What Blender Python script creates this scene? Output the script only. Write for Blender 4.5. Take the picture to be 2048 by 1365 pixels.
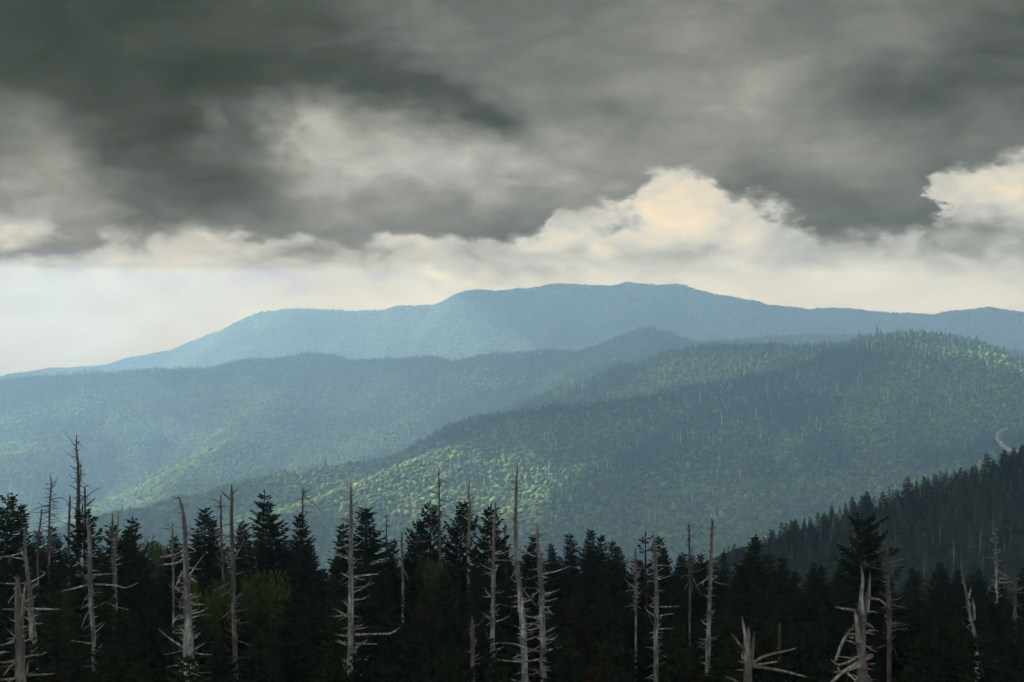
import bpy, math, random
import numpy as np
from mathutils import Vector

scene = bpy.context.scene
for o in list(bpy.data.objects):
    bpy.data.objects.remove(o)
COL = scene.collection
R = math.radians

# ------------------------------------------------------------------ camera
PITCH = R(-2.25)
FPX = 2048 / 36 * 50
cam_data = bpy.data.cameras.new("camera")
cam_data.lens = 50
cam_data.sensor_width = 36
cam_data.clip_start = 0.5
cam_data.clip_end = 200000
cam = bpy.data.objects.new("camera", cam_data)
COL.objects.link(cam)
cam.location = (0, 0, 0)
cam.rotation_euler = (R(90) + PITCH, 0, 0)
scene.camera = cam
SP, CP = math.sin(PITCH), math.cos(PITCH)


def uv(px, py):
    """direction of a point of the photograph as (x/y, z/y)"""
    xc = (px - 1024) / FPX
    yc = (682.5 - py) / FPX
    dy = CP - yc * SP
    return xc / dy, (SP + yc * CP) / dy


def at(px, py, Y):
    u, v = uv(px, py)
    return Vector((u * Y, Y, v * Y))


def to_px(x, y, z):
    """inverse of at (numpy)"""
    f = y * CP + z * SP
    up = -y * SP + z * CP
    return 1024 + FPX * x / f, 682.5 - FPX * up / f


# ------------------------------------------------------------------ light
EXPO = 2.05
HAZE_TOP, HAZE_FAR, HAZE_DENSITY = 60.0, 7000.0, 2.0e-4
AIR_LEFT, AIR_MID, AIR_RIGHT = (.42, .66, .82), (.27, .43, .535), (.245, .395, .505)
scene.view_settings.view_transform = 'Standard'
scene.view_settings.look = 'None'
scene.view_settings.exposure = EXPO
scene.view_settings.gamma = 1
scene.view_settings.use_curve_mapping = False
scene.render.engine = 'CYCLES'
cy = scene.cycles
cy.max_bounces = 5
cy.diffuse_bounces = 2
cy.glossy_bounces = 1
cy.transmission_bounces = 2
cy.transparent_max_bounces = 6
cy.volume_bounces = 3
cy.use_denoising = True
cy.caustics_reflective = False
cy.caustics_refractive = False

SUN_AZ, SUN_EL = R(-72), R(38)
SUN = Vector((math.sin(SUN_AZ) * math.cos(SUN_EL), math.cos(SUN_AZ) * math.cos(SUN_EL), math.sin(SUN_EL)))
sl = bpy.data.lights.new("sun", 'SUN')
sl.energy = 5.0
sl.angle = R(0.5)
sl.color = (1.0, 0.93, 0.80)
so = bpy.data.objects.new("sun", sl)
COL.objects.link(so)
so.location = SUN * 9000
so.rotation_euler = SUN.to_track_quat('Z', 'Y').to_euler()


def lin(c):
    c = c / 255
    return c / 12.92 if c < 0.04045 else ((c + 0.055) / 1.055) ** 2.4


def srgb(r, g, b, k=1.0):
    return (lin(r) * k, lin(g) * k, lin(b) * k, 1)


class Nodes:
    """short hand for node building"""

    def __init__(self, tree):
        self.t = tree
        tree.nodes.clear()

    def n(self, typ, **kw):
        nd = self.t.nodes.new(typ)
        for k, v in kw.items():
            setattr(nd, k, v)
        return nd

    def link(self, a, b):
        self.t.links.new(a, b)

    def put(self, sock, v):
        if hasattr(v, 'is_output'):
            self.link(v, sock)
        else:
            sock.default_value = v

    def math(self, op, a, b=None, c=None, clamp=False):
        nd = self.n('ShaderNodeMath', operation=op, use_clamp=clamp)
        for i, v in enumerate((a, b, c)):
            if v is not None:
                self.put(nd.inputs[i], v)
        return nd.outputs[0]

    def vec(self, op, a, b=None, c=None):
        nd = self.n('ShaderNodeVectorMath', operation=op)
        for i, v in enumerate((a, b, c)):
            if v is not None:
                self.put(nd.inputs[i], v)
        return nd.outputs['Value'] if op in ('DOT_PRODUCT', 'LENGTH') else nd.outputs[0]

    def noise(self, vec, scale, detail=3, rough=0.5, dist=0.0, lac=2.0):
        nd = self.n('ShaderNodeTexNoise')
        self.link(vec, nd.inputs['Vector'])
        nd.inputs['Scale'].default_value = scale
        nd.inputs['Detail'].default_value = detail
        nd.inputs['Roughness'].default_value = rough
        nd.inputs['Lacunarity'].default_value = lac
        nd.inputs['Distortion'].default_value = dist
        return nd

    def smooth(self, x, lo, hi, a=0.0, b=1.0):
        nd = self.n('ShaderNodeMapRange', interpolation_type='SMOOTHSTEP')
        self.put(nd.inputs[0], x)
        for i, v in enumerate((lo, hi, a, b)):
            self.put(nd.inputs[1 + i], v)
        return nd.outputs[0]

    def mix(self, fac, a, b):
        nd = self.n('ShaderNodeMix', data_type='RGBA')
        self.put(nd.inputs[0], fac)
        self.put(nd.inputs[6], a)
        self.put(nd.inputs[7], b)
        return nd.outputs[2]

    def ramp(self, fac, stops, interp='LINEAR'):
        nd = self.n('ShaderNodeValToRGB')
        cr = nd.color_ramp
        cr.interpolation = interp
        while len(cr.elements) > 1:
            cr.elements.remove(cr.elements[-1])
        cr.elements[0].position = stops[0][0]
        cr.elements[0].color = stops[0][1]
        for p, c in stops[1:]:
            e = cr.elements.new(p)
            e.color = c
        self.put(nd.inputs[0], fac)
        return nd.outputs[0]

    def curve(self, fac, pts):
        """float curve over points in 0..1"""
        nd = self.n('ShaderNodeFloatCurve')
        cm = nd.mapping
        cv = cm.curves[0]
        while len(cv.points) > 2:
            cv.points.remove(cv.points[1])
        cv.points[0].location = pts[0]
        cv.points[1].location = pts[-1]
        for p in pts[1:-1]:
            cv.points.new(*p)
        for p in cv.points:
            p.handle_type = 'AUTO_CLAMPED'
        cm.update()
        self.put(nd.inputs['Value'], fac)
        return nd.outputs[0]


def blobs(N, P, base, specs):
    """base + sum of soft elliptical lumps, given where the clouds stand (photo degrees turned to directions)"""
    val = base
    for (px, py, rx, ry, rot, amp) in specs:
        u, v = uv(px, py)
        c, q = math.cos(R(rot)), math.sin(R(rot))
        su, sv = FPX / rx, FPX / ry
        if rot == 0:
            m = N.vec('MULTIPLY_ADD', P, (su, sv, 0), (-u * su, -v * sv, 0))
        else:
            du = N.vec('SUBTRACT', P, (u, v, 0))
            m = N.n('ShaderNodeVectorRotate', rotation_type='Z_AXIS')
            N.link(du, m.inputs['Vector'])
            m.inputs['Angle'].default_value = -R(rot)
            m = N.vec('MULTIPLY', m.outputs[0], (su, sv, 0))
        d = N.vec('DOT_PRODUCT', m, m)
        g = N.math('POWER', 0.3679, d)
        val = N.math('MULTIPLY_ADD', g, amp, val)
    return val


world = bpy.data.worlds.new("World")
scene.world = world
world.use_nodes = True
N = Nodes(world.node_tree)
tc = N.n('ShaderNodeTexCoord')
sep = N.n('ShaderNodeSeparateXYZ')
N.link(tc.outputs['Generated'], sep.inputs[0])
X, Y_, Z = sep.outputs
ys = N.math('MAXIMUM', Y_, 0.12)
U = N.math('DIVIDE', X, ys)
V = N.math('DIVIDE', Z, ys)
cmb = N.n('ShaderNodeCombineXYZ')
N.link(U, cmb.inputs[0])
N.link(V, cmb.inputs[1])
P0 = cmb.outputs[0]
Pn = N.vec('MULTIPLY', P0, (1.0, 1.7, 1.0))
w1 = N.noise(Pn, 7.0, 3, 0.55)
w2 = N.noise(Pn, 30.0, 5, 0.62)
o1 = N.vec('MULTIPLY_ADD', w1.outputs['Color'], (0.075, 0.040, 0.0), (-0.0375, -0.020, 0.0))
o2 = N.vec('MULTIPLY_ADD', w2.outputs['Color'], (0.056, 0.036, 0.0), (-0.028, -0.018, 0.0))
P = N.vec('ADD', N.vec('ADD', P0, o1), o2)
sp2 = N.n('ShaderNodeSeparateXYZ')
N.link(P, sp2.inputs[0])
Uw, Vw = sp2.outputs[0], sp2.outputs[1]

# lower edge of the dark deck of cloud, left to right
EDGE = [(-700, 440), (-200, 440), (0, 425), (60, 430), (110, 455), (170, 520), (215, 505), (260, 470), (330, 470), (420, 462), (500, 470), (600, 466), (680, 478), (850, 474),
        (1000, 474), (1060, 462), (1100, 425), (1160, 402), (1210, 408), (1265, 372), (1340, 348),
        (1400, 352), (1460, 385), (1530, 415), (1600, 445), (1700, 484), (1790, 480), (1840, 450), (1868, 385), (1905, 345), (2048, 318), (2300, 300), (2800, 330)]
UMIN, UMAX = uv(-700, 600)[0], uv(2800, 600)[0]
VMIN, VMAX = -0.05, 0.20
pts = [((uv(x, y)[0] - UMIN) / (UMAX - UMIN), (uv(x, y)[1] - VMIN) / (VMAX - VMIN)) for x, y in EDGE]
fu = N.math('DIVIDE', N.math('SUBTRACT', Uw, UMIN), UMAX - UMIN, clamp=True)
edge = N.math('MULTIPLY_ADD', N.curve(fu, pts), VMAX - VMIN, VMIN)
dd = N.math('SUBTRACT', Vw, edge)
# the edge is crisp in some places and a soft veil in others
ew = N.ramp(fu, [(0.0, (.017,) * 3 + (1,)), (0.30, (.014,) * 3 + (1,)), (0.36, (.007,) * 3 + (1,)), (0.50, (.005,) * 3 + (1,)), (0.60, (.007,) * 3 + (1,)), (1.0, (.006,) * 3 + (1,))])
neg = N.math('MULTIPLY', ew, -0.8)
mask = N.smooth(dd, neg, ew)

Pr = N.n('ShaderNodeMapping', vector_type='POINT')
N.link(P0, Pr.inputs['Vector'])
Pr.inputs['Rotation'].default_value = (0, 0, R(24))
Pr.inputs['Scale'].default_value = (0.75, 1.9, 1)
fine = N.noise(Pr.outputs[0], 15.0, 8, 0.58, 0.5)
fineS = N.math('SUBTRACT', fine.outputs['Fac'], 0.5)
puff = N.noise(Pn, 21.0, 9, 0.64, 0.9)
puffS = N.math('SUBTRACT', puff.outputs['Fac'], 0.5)
big = N.noise(Pn, 3.2, 3, 0.5)
bigS = N.math('SUBTRACT', big.outputs['Fac'], 0.5)
dark_base = N.math('MULTIPLY_ADD', bigS, 0.10, 0.445)
DARK = [
    (150, 20, 620, 230, 0, -0.125), (330, 260, 200, 190, -10, -0.085), (60, 330, 150, 130, 0, 0.10), (20, 120, 200, 140, 0, -0.02),
    (250, 470, 120, 70, 0, 0.02), (120, 430, 160, 80, 0, 0.10), 
    (590, 255, 95, 75, 10, 0.20), (410, 255, 34, 45, 20, 0.11), (690, 350, 130, 80, -10, 0.14), (860, 320, 170, 70, 0, 0.15), (950, 370, 130, 60, 0, 0.08), (800, 250, 90, 50, 0, 0.08),
    (840, 85, 110, 80, -30, 0.075), (700, 170, 260, 60, -12, -0.06), (900, 190, 160, 60, -25, -0.07), (1010, 260, 90, 40, -35, -0.07),
    (520, 370, 130, 70, -25, -0.03), (560, 430, 180, 40, 0, 0.02), (900, 440, 260, 30, 0, 0.02), (1030, 450, 90, 40, 5, -0.01),
    (1090, 300, 110, 90, 0, 0.10), (1250, 130, 220, 130, 0, 0.05), (1500, 190, 170, 70, 10, 0.11), (1400, 300, 260, 70, 0, 0.08), (1180, 370, 130, 40, 0, 0.07), (1560, 60, 300, 80, 0, 0.05),
    (1850, 170, 260, 90, 0, -0.065), (2040, 60, 160, 160, 0, -0.05), (1700, 300, 180, 60, 0, 0.06), (1640, 410, 130, 55, -15, -0.02), (1960, 290, 180, 40, 0, 0.03), (1150, 230, 160, 40, 0, -0.04),
]
dark = blobs(N, P, dark_base, [d[:5] + (d[5] * 1.2,) for d in DARK])
dark = N.math('MULTIPLY_ADD', fineS, 0.25, dark)
lump = N.math('MULTIPLY_ADD', N.smooth(dark, 0.40, 0.62), 0.16, 0.06)
dark = N.math('MULTIPLY_ADD', puffS, lump, dark)
BRIGHT = [
    (1310, 410, 110, 60, 0, 0.15), (1440, 440, 110, 50, -15, 0.13), (1400, 375, 50, 30, 0, 0.03), (1230, 470, 110, 45, 10, 0.10), (1090, 480, 70, 35, 10, 0.13), (1190, 500, 30, 16, 0, 0.10), (1500, 500, 90, 50, 0, 0.06),
    (1240, 440, 36, 15, 0, -0.24), (1480, 535, 60, 15, -10, 0.07), (1650, 510, 200, 40, 0, -0.05),
    (1930, 400, 110, 60, -8, 0.06), (2030, 370, 70, 45, 0, 0.12), (1960, 445, 40, 30, 0, -0.11), (1880, 475, 120, 34, 0, -0.07), (1805, 365, 40, 22, 0, 0.08), (2048, 480, 60, 30, 0, -0.10), (1850, 445, 40, 16, -20, -0.18),
    (60, 545, 110, 32, 0, 0.10), (45, 455, 60, 22, 0, 0.10), (40, 496, 140, 24, 0, -0.09), (15, 546, 60, 30, 0, -0.05), (215, 530, 70, 30, 20, -0.06), (150, 500, 80, 26, 0, -0.08), (290, 520, 70, 45, 0, 0.15), (285, 500, 28, 30, 0, -0.12), (500, 490, 110, 40, 0, 0.04), (480, 470, 60, 30, 0, 0.06),
    (580, 502, 150, 20, 3, -0.06), (700, 494, 110, 20, 4, -0.05), (770, 490, 22, 30, 0, -0.11), (800, 480, 150, 22, 0, 0.04), (960, 490, 140, 26, 0, 0.02), (1000, 520, 200, 20, 0, -0.03),
    (905, 548, 40, 14, -12, 0.15), (885, 540, 18, 18, 0, 0.08), (975, 562, 30, 8, -10, 0.10), (1885, 572, 46, 14, -10, 0.10), (1860, 548, 40, 8, 0, -0.05), 
    (1320, 430, 190, 80, 0, 0.03),
]
bright = blobs(N, P, N.math('MULTIPLY_ADD', bigS, 0.09, 0.695), BRIGHT)
bright = N.math('MULTIPLY_ADD', fineS, 0.16, bright)
bright = N.math('MULTIPLY_ADD', puffS, 0.46, bright)
nd = N.n('ShaderNodeMix', data_type='FLOAT')
N.put(nd.inputs[0], mask)
N.put(nd.inputs[2], bright)
N.put(nd.inputs[3], dark)
code = nd.outputs[0]
K = 1 / 2 ** EXPO
cloud = N.ramp(code, [(0.24, srgb(60, 69, 62, K)), (0.34, srgb(80, 87, 80, K)), (0.44, srgb(109, 114, 108, K)), (0.58, srgb(148, 149, 140, K)), (0.70, srgb(186, 187, 178, K)),
                      (0.80, srgb(214, 209, 193, K)), (0.90, srgb(238, 222, 192, K)), (1.0, srgb(252, 232, 196, K))])
# clear air under the clouds: a Nishita sky veiled by thin white
sky = N.n('ShaderNodeTexSky', sky_type='NISHITA')
sky.sun_disc = False
sky.sun_elevation = SUN_EL
sky.sun_rotation = SUN_AZ % (2 * math.pi)
sky.air_density = 1.0
sky.dust_density = 2.0
skyc = N.vec('SCALE', sky.outputs[0])
skyc.node.inputs['Scale'].default_value = 0.10
veil = N.mix(N.smooth(U, -0.36, -0.05), srgb(214, 221, 217, K), srgb(221, 216, 199, K))
wisp = N.math('MULTIPLY_ADD', fineS, 0.5, 1.0)
veil = N.vec('SCALE', veil)
N.link(wisp, veil.node.inputs['Scale'])
clear = N.mix(0.92, skyc, veil)
hz = N.smooth(Vw, uv(1024, 596)[1], uv(1024, 492)[1])
front = N.mix(hz, clear, cloud)
# low over the horizon the sky lies behind kilometres of haze: far beyond the hills it is sunlit, warm and bright enough to come through
path = N.math('DIVIDE', HAZE_TOP, N.math('MAXIMUM', V, HAZE_TOP / HAZE_FAR))
thru = N.math('POWER', 2.71828, N.math('MULTIPLY', path, -HAZE_DENSITY))
air = N.mix(N.smooth(U, -0.27, 0.04), tuple(c * K for c in AIR_LEFT) + (1,), tuple(c * K for c in AIR_MID) + (1,))
air = N.mix(N.smooth(U, 0.0, 0.32), air, tuple(c * K for c in AIR_RIGHT) + (1,))
fl = N.math('MULTIPLY', N.math('SUBTRACT', 1.0, thru), N.smooth(V, .014, .036, 1.0, 0.66))
airs = N.vec('SCALE', air)
N.link(fl, airs.node.inputs['Scale'])
floor = N.vec('MULTIPLY', front, (.15, .15, .15))
front = N.vec('SUBTRACT', front, airs)
front = N.vec('SCALE', front)
N.link(N.math('DIVIDE', 1.0, thru), front.node.inputs['Scale'])
front = N.vec('MAXIMUM', front, floor)
# behind the camera the clouds are broken and brighter
backc = N.mix(N.smooth(big.outputs['Fac'], 0.35, 0.65), skyc, (0.62, 0.62, 0.60, 1))
over = N.noise(tc.outputs['Generated'], 2.2, 4, 0.55)
topc = N.ramp(over.outputs['Fac'], [(0.30, srgb(78, 86, 82, K)), (0.70, srgb(150, 152, 147, K))])
backc = N.mix(N.smooth(Z, 0.30, 0.75), N.mix(N.smooth(over.outputs['Fac'], 0.38, 0.60), skyc, (0.60, 0.60, 0.58, 1)), topc)
full = N.mix(N.smooth(Y_, 0.10, 0.45), backc, front)
full = N.mix(N.smooth(Z, 0.30, 0.60), full, topc)
bg = N.n('ShaderNodeBackground')
N.link(full, bg.inputs['Color'])
bg.inputs['Strength'].default_value = 1.0
wo = N.n('ShaderNodeOutputWorld')
N.link(bg.outputs[0], wo.inputs['Surface'])

# ------------------------------------------------------------------ helpers
def tag(o, label=None, cat=None, group=None, kind=None):
    for k, v in (('label', label), ('category', cat), ('group', group), ('kind', kind)):
        if v:
            o[k] = v
    return o


def np_mesh(name, V, F, tint=None, mats=(), smooth=False, mat_index=None):
    """mesh from numpy arrays; F is an (n,3) or (n,4) array or a list of such arrays"""
    Fs = F if isinstance(F, list) else [F]
    Fs = [np.asarray(f, np.int32) for f in Fs if len(f)]
    me = bpy.data.meshes.new(name)
    V = np.asarray(V, np.float32)
    me.vertices.add(len(V))
    me.vertices.foreach_set('co', V.ravel())
    loops = np.concatenate([f.ravel() for f in Fs])
    tot = np.concatenate([np.full(len(f), f.shape[1], np.int32) for f in Fs])
    start = np.concatenate([[0], np.cumsum(tot)[:-1]]).astype(np.int32)
    me.loops.add(len(loops))
    me.loops.foreach_set('vertex_index', loops)
    me.polygons.add(len(tot))
    me.polygons.foreach_set('loop_start', start)
    me.polygons.foreach_set('loop_total', tot)
    if mat_index is not None:
        me.polygons.foreach_set('material_index', np.asarray(mat_index, np.int32))
    if smooth:
        me.polygons.foreach_set('use_smooth', np.ones(len(tot), bool))
    if tint is not None:
        ca = me.color_attributes.new('tint', 'FLOAT_COLOR', 'POINT')
        t = np.ones((len(V), 4), np.float32)
        t[:, :3] = tint
        ca.data.foreach_set('color', t.ravel())
    me.update(calc_edges=True)
    for m in mats:
        me.materials.append(m)
    return me


def link_mesh(name, me, parent=None):
    o = bpy.data.objects.new(name, me)
    COL.objects.link(o)
    if parent is not None:
        o.parent = parent
    return o


def hash2(ix, iy, seed):
    n = (ix.astype(np.int64) * 374761393 + iy.astype(np.int64) * 668265263 + seed * 974711) & 0x7fffffff
    n = ((n ^ (n >> 13)) * 1274126177) & 0x7fffffff
    n = (n ^ (n >> 16)) & 0xffff
    return n / 65535.0


def vnoise(x, y, seed=0):
    ix, iy = np.floor(x), np.floor(y)
    fx, fy = x - ix, y - iy
    fx = fx * fx * fx * (fx * (fx * 6 - 15) + 10)
    fy = fy * fy * fy * (fy * (fy * 6 - 15) + 10)
    a, b = hash2(ix, iy, seed), hash2(ix + 1, iy, seed)
    c, d = hash2(ix, iy + 1, seed), hash2(ix + 1, iy + 1, seed)
    return (a * (1 - fx) + b * fx) * (1 - fy) + (c * (1 - fx) + d * fx) * fy


def fbm(x, y, octv=4, seed=0, gain=0.5):
    s, a, t = 0, 1, 0
    for i in range(octv):
        # turn each octave so that the lattice does not show
        ang = 0.6 + i * 1.1
        xr, yr = x * math.cos(ang) - y * math.sin(ang), x * math.sin(ang) + y * math.cos(ang)
        s = s + a * vnoise(xr + 17.3 * i, yr - 9.1 * i, seed + i)
        t += a
        a *= gain
        x, y = x * 2.03, y * 2.03
    return s / t


def ridged(x, y, octv=3, seed=0):
    return 1 - np.abs(2 * fbm(x, y, octv, seed) - 1)


def plain_mat(name, build):
    m = bpy.data.materials.new(name)
    m.use_nodes = True
    N = Nodes(m.node_tree)
    out = N.n('ShaderNodeOutputMaterial')
    build(N, out)
    return m


def leaf_build(trans=0.25, gain=1.0):
    def f(N, out):
        a = N.n('ShaderNodeAttribute', attribute_name='tint')
        col = a.outputs['Color']
        if gain != 1.0:
            col = N.vec('SCALE', col)
            col.node.inputs['Scale'].default_value = gain
        d = N.n('ShaderNodeBsdfDiffuse')
        t = N.n('ShaderNodeBsdfTranslucent')
        N.link(col, d.inputs[0])
        N.link(col, t.inputs[0])
        mx = N.n('ShaderNodeMixShader')
        mx.inputs[0].default_value = trans
        N.link(d.outputs[0], mx.inputs[1])
        N.link(t.outputs[0], mx.inputs[2])
        N.link(mx.outputs[0], out.inputs['Surface'])
    return f


def ground_build(c1, c2, scale):
    def f(N, out):
        g = N.n('ShaderNodeNewGeometry')
        n = N.noise(g.outputs['Position'], scale, 5, 0.6)
        col = N.ramp(n.outputs['Fac'], [(0.35, c1), (0.65, c2)])
        d = N.n('ShaderNodeBsdfDiffuse')
        N.link(col, d.inputs[0])
        N.link(d.outputs[0], out.inputs['Surface'])
    return f


MAT_LEAF = plain_mat('forest_leaves', leaf_build(0.3, 1.52))
MAT_NEEDLE = plain_mat('spruce_needles', leaf_build(0.10, 0.36))
MAT_SLOPE = plain_mat('slope_foliage', leaf_build(0.15, 0.62))
MAT_FLOOR = plain_mat('forest_floor', ground_build((.028, .040, .018, 1), (.050, .070, .026, 1), 0.05))
MAT_SOIL = plain_mat('dark_soil', ground_build((.010, .010, .007, 1), (.020, .021, .011, 1), 0.8))
MAT_PLAIN = plain_mat('lowland', ground_build((.05, .07, .035, 1), (.09, .11, .06, 1), 0.002))


# ------------------------------------------------------------------ terrain
def crest(pts, drop=0.0):
    """crest line from (px, py, distance): points in space, lowered by the height of the trees on it"""
    out = []
    for px, py, Y in pts:
        p = at(px, py, Y)
        out.append((p.x, p.y, p.z - drop))
    return np.array(out)


def ridge_h(x, y, line, k, r):
    h = np.full(np.shape(x), -1e9)
    for a, b in zip(line[:-1], line[1:]):
        dx, dy = b[0] - a[0], b[1] - a[1]
        t = np.clip(((x - a[0]) * dx + (y - a[1]) * dy) / (dx * dx + dy * dy), 0, 1)
        d = np.hypot(x - a[0] - t * dx, y - a[1] - t * dy)
        h = np.maximum(h, a[2] + t * (b[2] - a[2]) - k * (np.sqrt(d * d + r * r) - r))
    return h


def dist_line(x, y, line):
    d0 = np.full(np.shape(x), 1e9)
    for a, b in zip(line[:-1], line[1:]):
        dx, dy = b[0] - a[0], b[1] - a[1]
        t = np.clip(((x - a[0]) * dx + (y - a[1]) * dy) / (dx * dx + dy * dy), 0, 1)
        d0 = np.minimum(d0, np.hypot(x - a[0] - t * dx, y - a[1] - t * dy))
    return d0


FAR = [(-900, 900, 5801), (-300, 850, 5746), (-60, 790, 5691), (0, 764, 5691), (60, 748, 5636), (120, 736, 5636), (205, 730, 5525), (250, 715, 5525), (300, 706, 5498), (350, 697, 5470), (400, 675, 5442), (440, 655, 5414), (480, 638, 5387), (520, 622, 5359), (545, 617, 5359), (600, 618, 5387), (650, 620, 5414), (700, 621, 5442), (750, 618, 5470), (780, 611, 5470), (850, 609, 5498), (900, 600, 5525), (920, 590, 5525), (945, 578, 5525), (985, 583, 5525), (1050, 575, 5552), (1085, 573, 5552), (1110, 566, 5552), (1150, 568, 5552), (1210, 572, 5525), (1250, 563, 5525), (1300, 569, 5525), (1350, 569, 5525), (1400, 581, 5498), (1450, 590, 5470), (1500, 600, 5414), (1540, 611, 5359), (1570, 612, 5331), (1620, 619, 5304), (1660, 615, 5249), (1720, 620, 5249), (1790, 624, 5194), (1850, 629, 5166), (1900, 621, 5138), (1970, 613, 5138), (2000, 618, 5110), (2048, 625, 5083), (2250, 650, 5028), (2700, 640, 4972)]
FAR_SPURS = [[(945, 578, 5525), (925, 640, 5228), (960, 680, 5058), (1040, 715, 4888)], [(545, 617, 5359), (480, 690, 5058), (430, 730, 4888)], [(700, 621, 5440), (770, 680, 5142), (850, 730, 4930)],
             [(1250, 563, 5525), (1310, 640, 5185), (1230, 700, 4930)], [(1540, 611, 5359), (1470, 660, 5100), (1430, 700, 4930)], [(1660, 615, 5249), (1590, 672, 4972), (1560, 700, 4845)], [(1970, 613, 5138), (1900, 660, 4888), (1850, 700, 4760)],
             [(1110, 566, 5550), (1130, 630, 5270), (1080, 690, 5015)], [(1400, 581, 5500), (1420, 640, 5228), (1500, 690, 5015)], [(1800, 625, 5185), (1760, 670, 4972), (1700, 700, 4845)]]
FOOT = [(-500, 800, 4541), (-100, 775, 4541), (0, 764, 4541), (60, 748, 4541), (100, 744, 4472), (150, 739, 4403), (200, 740, 4334), (260, 748, 4266), (340, 760, 4128), (430, 790, 3990)]
PEAK = [(900, 810, 3204), (1100, 745, 3274), (1180, 709, 3344), (1220, 694, 3379), (1270, 672, 3414), (1310, 655, 3414), (1345, 664, 3448), (1400, 680, 3483), (1440, 682, 3483), (1500, 680, 3518), (1560, 674, 3552), (1600, 671, 3552), (1660, 671, 3552), (1720, 671, 3552), (1760, 675, 3552), (1850, 692, 3552), (1950, 692, 3483), (2000, 697, 3483), (2048, 702, 3483), (2250, 716, 3414), (2600, 700, 3414)]
R2 = [(-700, 860, 3300), (-350, 800, 3400), (-100, 780, 3450), (0, 770, 3500), (60, 757, 3500), (150, 749, 3550), (230, 747, 3600), (330, 738, 3600), (430, 740, 3600), (480, 728, 3600), (510, 719, 3600), (560, 724, 3600), (590, 714, 3600), (625, 707, 3600), (660, 717, 3600), (700, 722, 3600), (760, 719, 3600), (790, 724, 3600), (830, 715, 3550), (860, 716, 3550), (900, 727, 3500), (930, 728, 3500), (960, 718, 3450), (1000, 710, 3450), (1050, 707, 3400), (1100, 701, 3400), (1130, 701, 3400), (1165, 710, 3350), (1200, 714, 3300), (1240, 716, 3250), (1290, 726, 3200), (1330, 730, 3000)]
R2S1 = [(1240, 716, 3250), (1200, 745, 3120), (1140, 775, 3020), (1060, 810, 2930), (980, 845, 2850), (900, 880, 2780)]
R2S2 = [(625, 707, 3600), (560, 790, 3330), (500, 850, 3130), (420, 920, 2950), (330, 980, 2820)]
R2S3 = [(230, 747, 3600), (120, 830, 3300), (40, 900, 3100), (-60, 970, 2900)]
R2S4 = [(930, 728, 3500), (860, 790, 3280), (800, 840, 3120), (740, 890, 2980)]
R2S5 = [(625, 707, 3600), (640, 790, 3400), (690, 850, 3180), (700, 910, 3000)]
HA = [(2700, 800, 2200), (2400, 760, 2300), (2200, 738, 2350), (2048, 722, 2400), (1960, 706, 2420), (1900, 680, 2420), (1860, 668, 2400), (1825, 665, 2400), (1790, 672, 2400), (1750, 679, 2420), (1700, 689, 2450), (1640, 691, 2500), (1560, 691, 2550), (1480, 693, 2600), (1420, 695, 2650), (1370, 701, 2700), (1330, 713, 2700), (1290, 726, 2700), (1240, 760, 2680), (1180, 790, 2600)]
HB = [(1790, 672, 2400), (1700, 702, 2340), (1560, 742, 2300), (1385, 776, 2280), (1284, 802, 2260), (1200, 808, 2250), (1103, 818, 2230), (1030, 826, 2220), (958, 846, 2200), (901, 870, 2180), (780, 911, 2160), (700, 927, 2150), (620, 935, 2140), (566, 942, 2130), (490, 958, 2120), (377, 992, 2110), (264, 1018, 2100), (189, 1037, 2090), (60, 1075, 2080), (-200, 1140, 2060), (-600, 1220, 2000)]
HC = [(1103, 820, 2220), (1030, 850, 2140), (925, 886, 2080), (820, 931, 2040), (700, 971, 2010), (640, 1000, 1990), (560, 1035, 1960), (480, 1075, 1940), (300, 1150, 1900)]
HD = [(1560, 744, 2300), (1450, 830, 2130), (1330, 890, 2040), (1200, 960, 1960), (1080, 1020, 1900), (950, 1080, 1840)]
HE = [(1825, 667, 2400), (1780, 760, 2220), (1700, 840, 2080), (1600, 930, 1950), (1480, 1020, 1840), (1400, 1090, 1780)]
HF = [(1960, 708, 2420), (2010, 790, 2150), (1990, 880, 1980), (1900, 980, 1830), (1800, 1060, 1740)]
HG = [(2300, 740, 2380), (2250, 800, 2000), (2150, 860, 1850), (2030, 920, 1750), (1900, 1010, 1680)]


def field(lines, drop, gull_amp, gull_len, seed, fine=6.0):
    L = [(crest(p, drop), k, r) for p, k, r in lines]

    def f(x, y):
        # bend the plan a little so that slopes and spurs are not ruled surfaces
        wx = x + (fbm(x / gull_len, y / gull_len, 3, seed + 50) - .5) * gull_len * 0.35
        wy = y
        h = np.full(np.shape(x), -1e9)
        for (ln, k, r) in L:
            h = np.maximum(h, ridge_h(wx, wy, ln, k, r) if k > 0 else -1e9)
        d = np.full(np.shape(x), 1e9)
        for (ln, k, r) in L:
            d = np.minimum(d, dist_line(wx, wy, ln))
        amp = gull_amp * (1 - np.exp(-(d / (gull_len * 0.45)) ** 1.5))
        g = ridged(x / gull_len, y / (gull_len * 1.6), 4, seed)
        h = h - amp * (1 - g) + (fbm(x / 60, y / 60, 3, seed + 9) - .5) * fine
        return h
    return f


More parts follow.
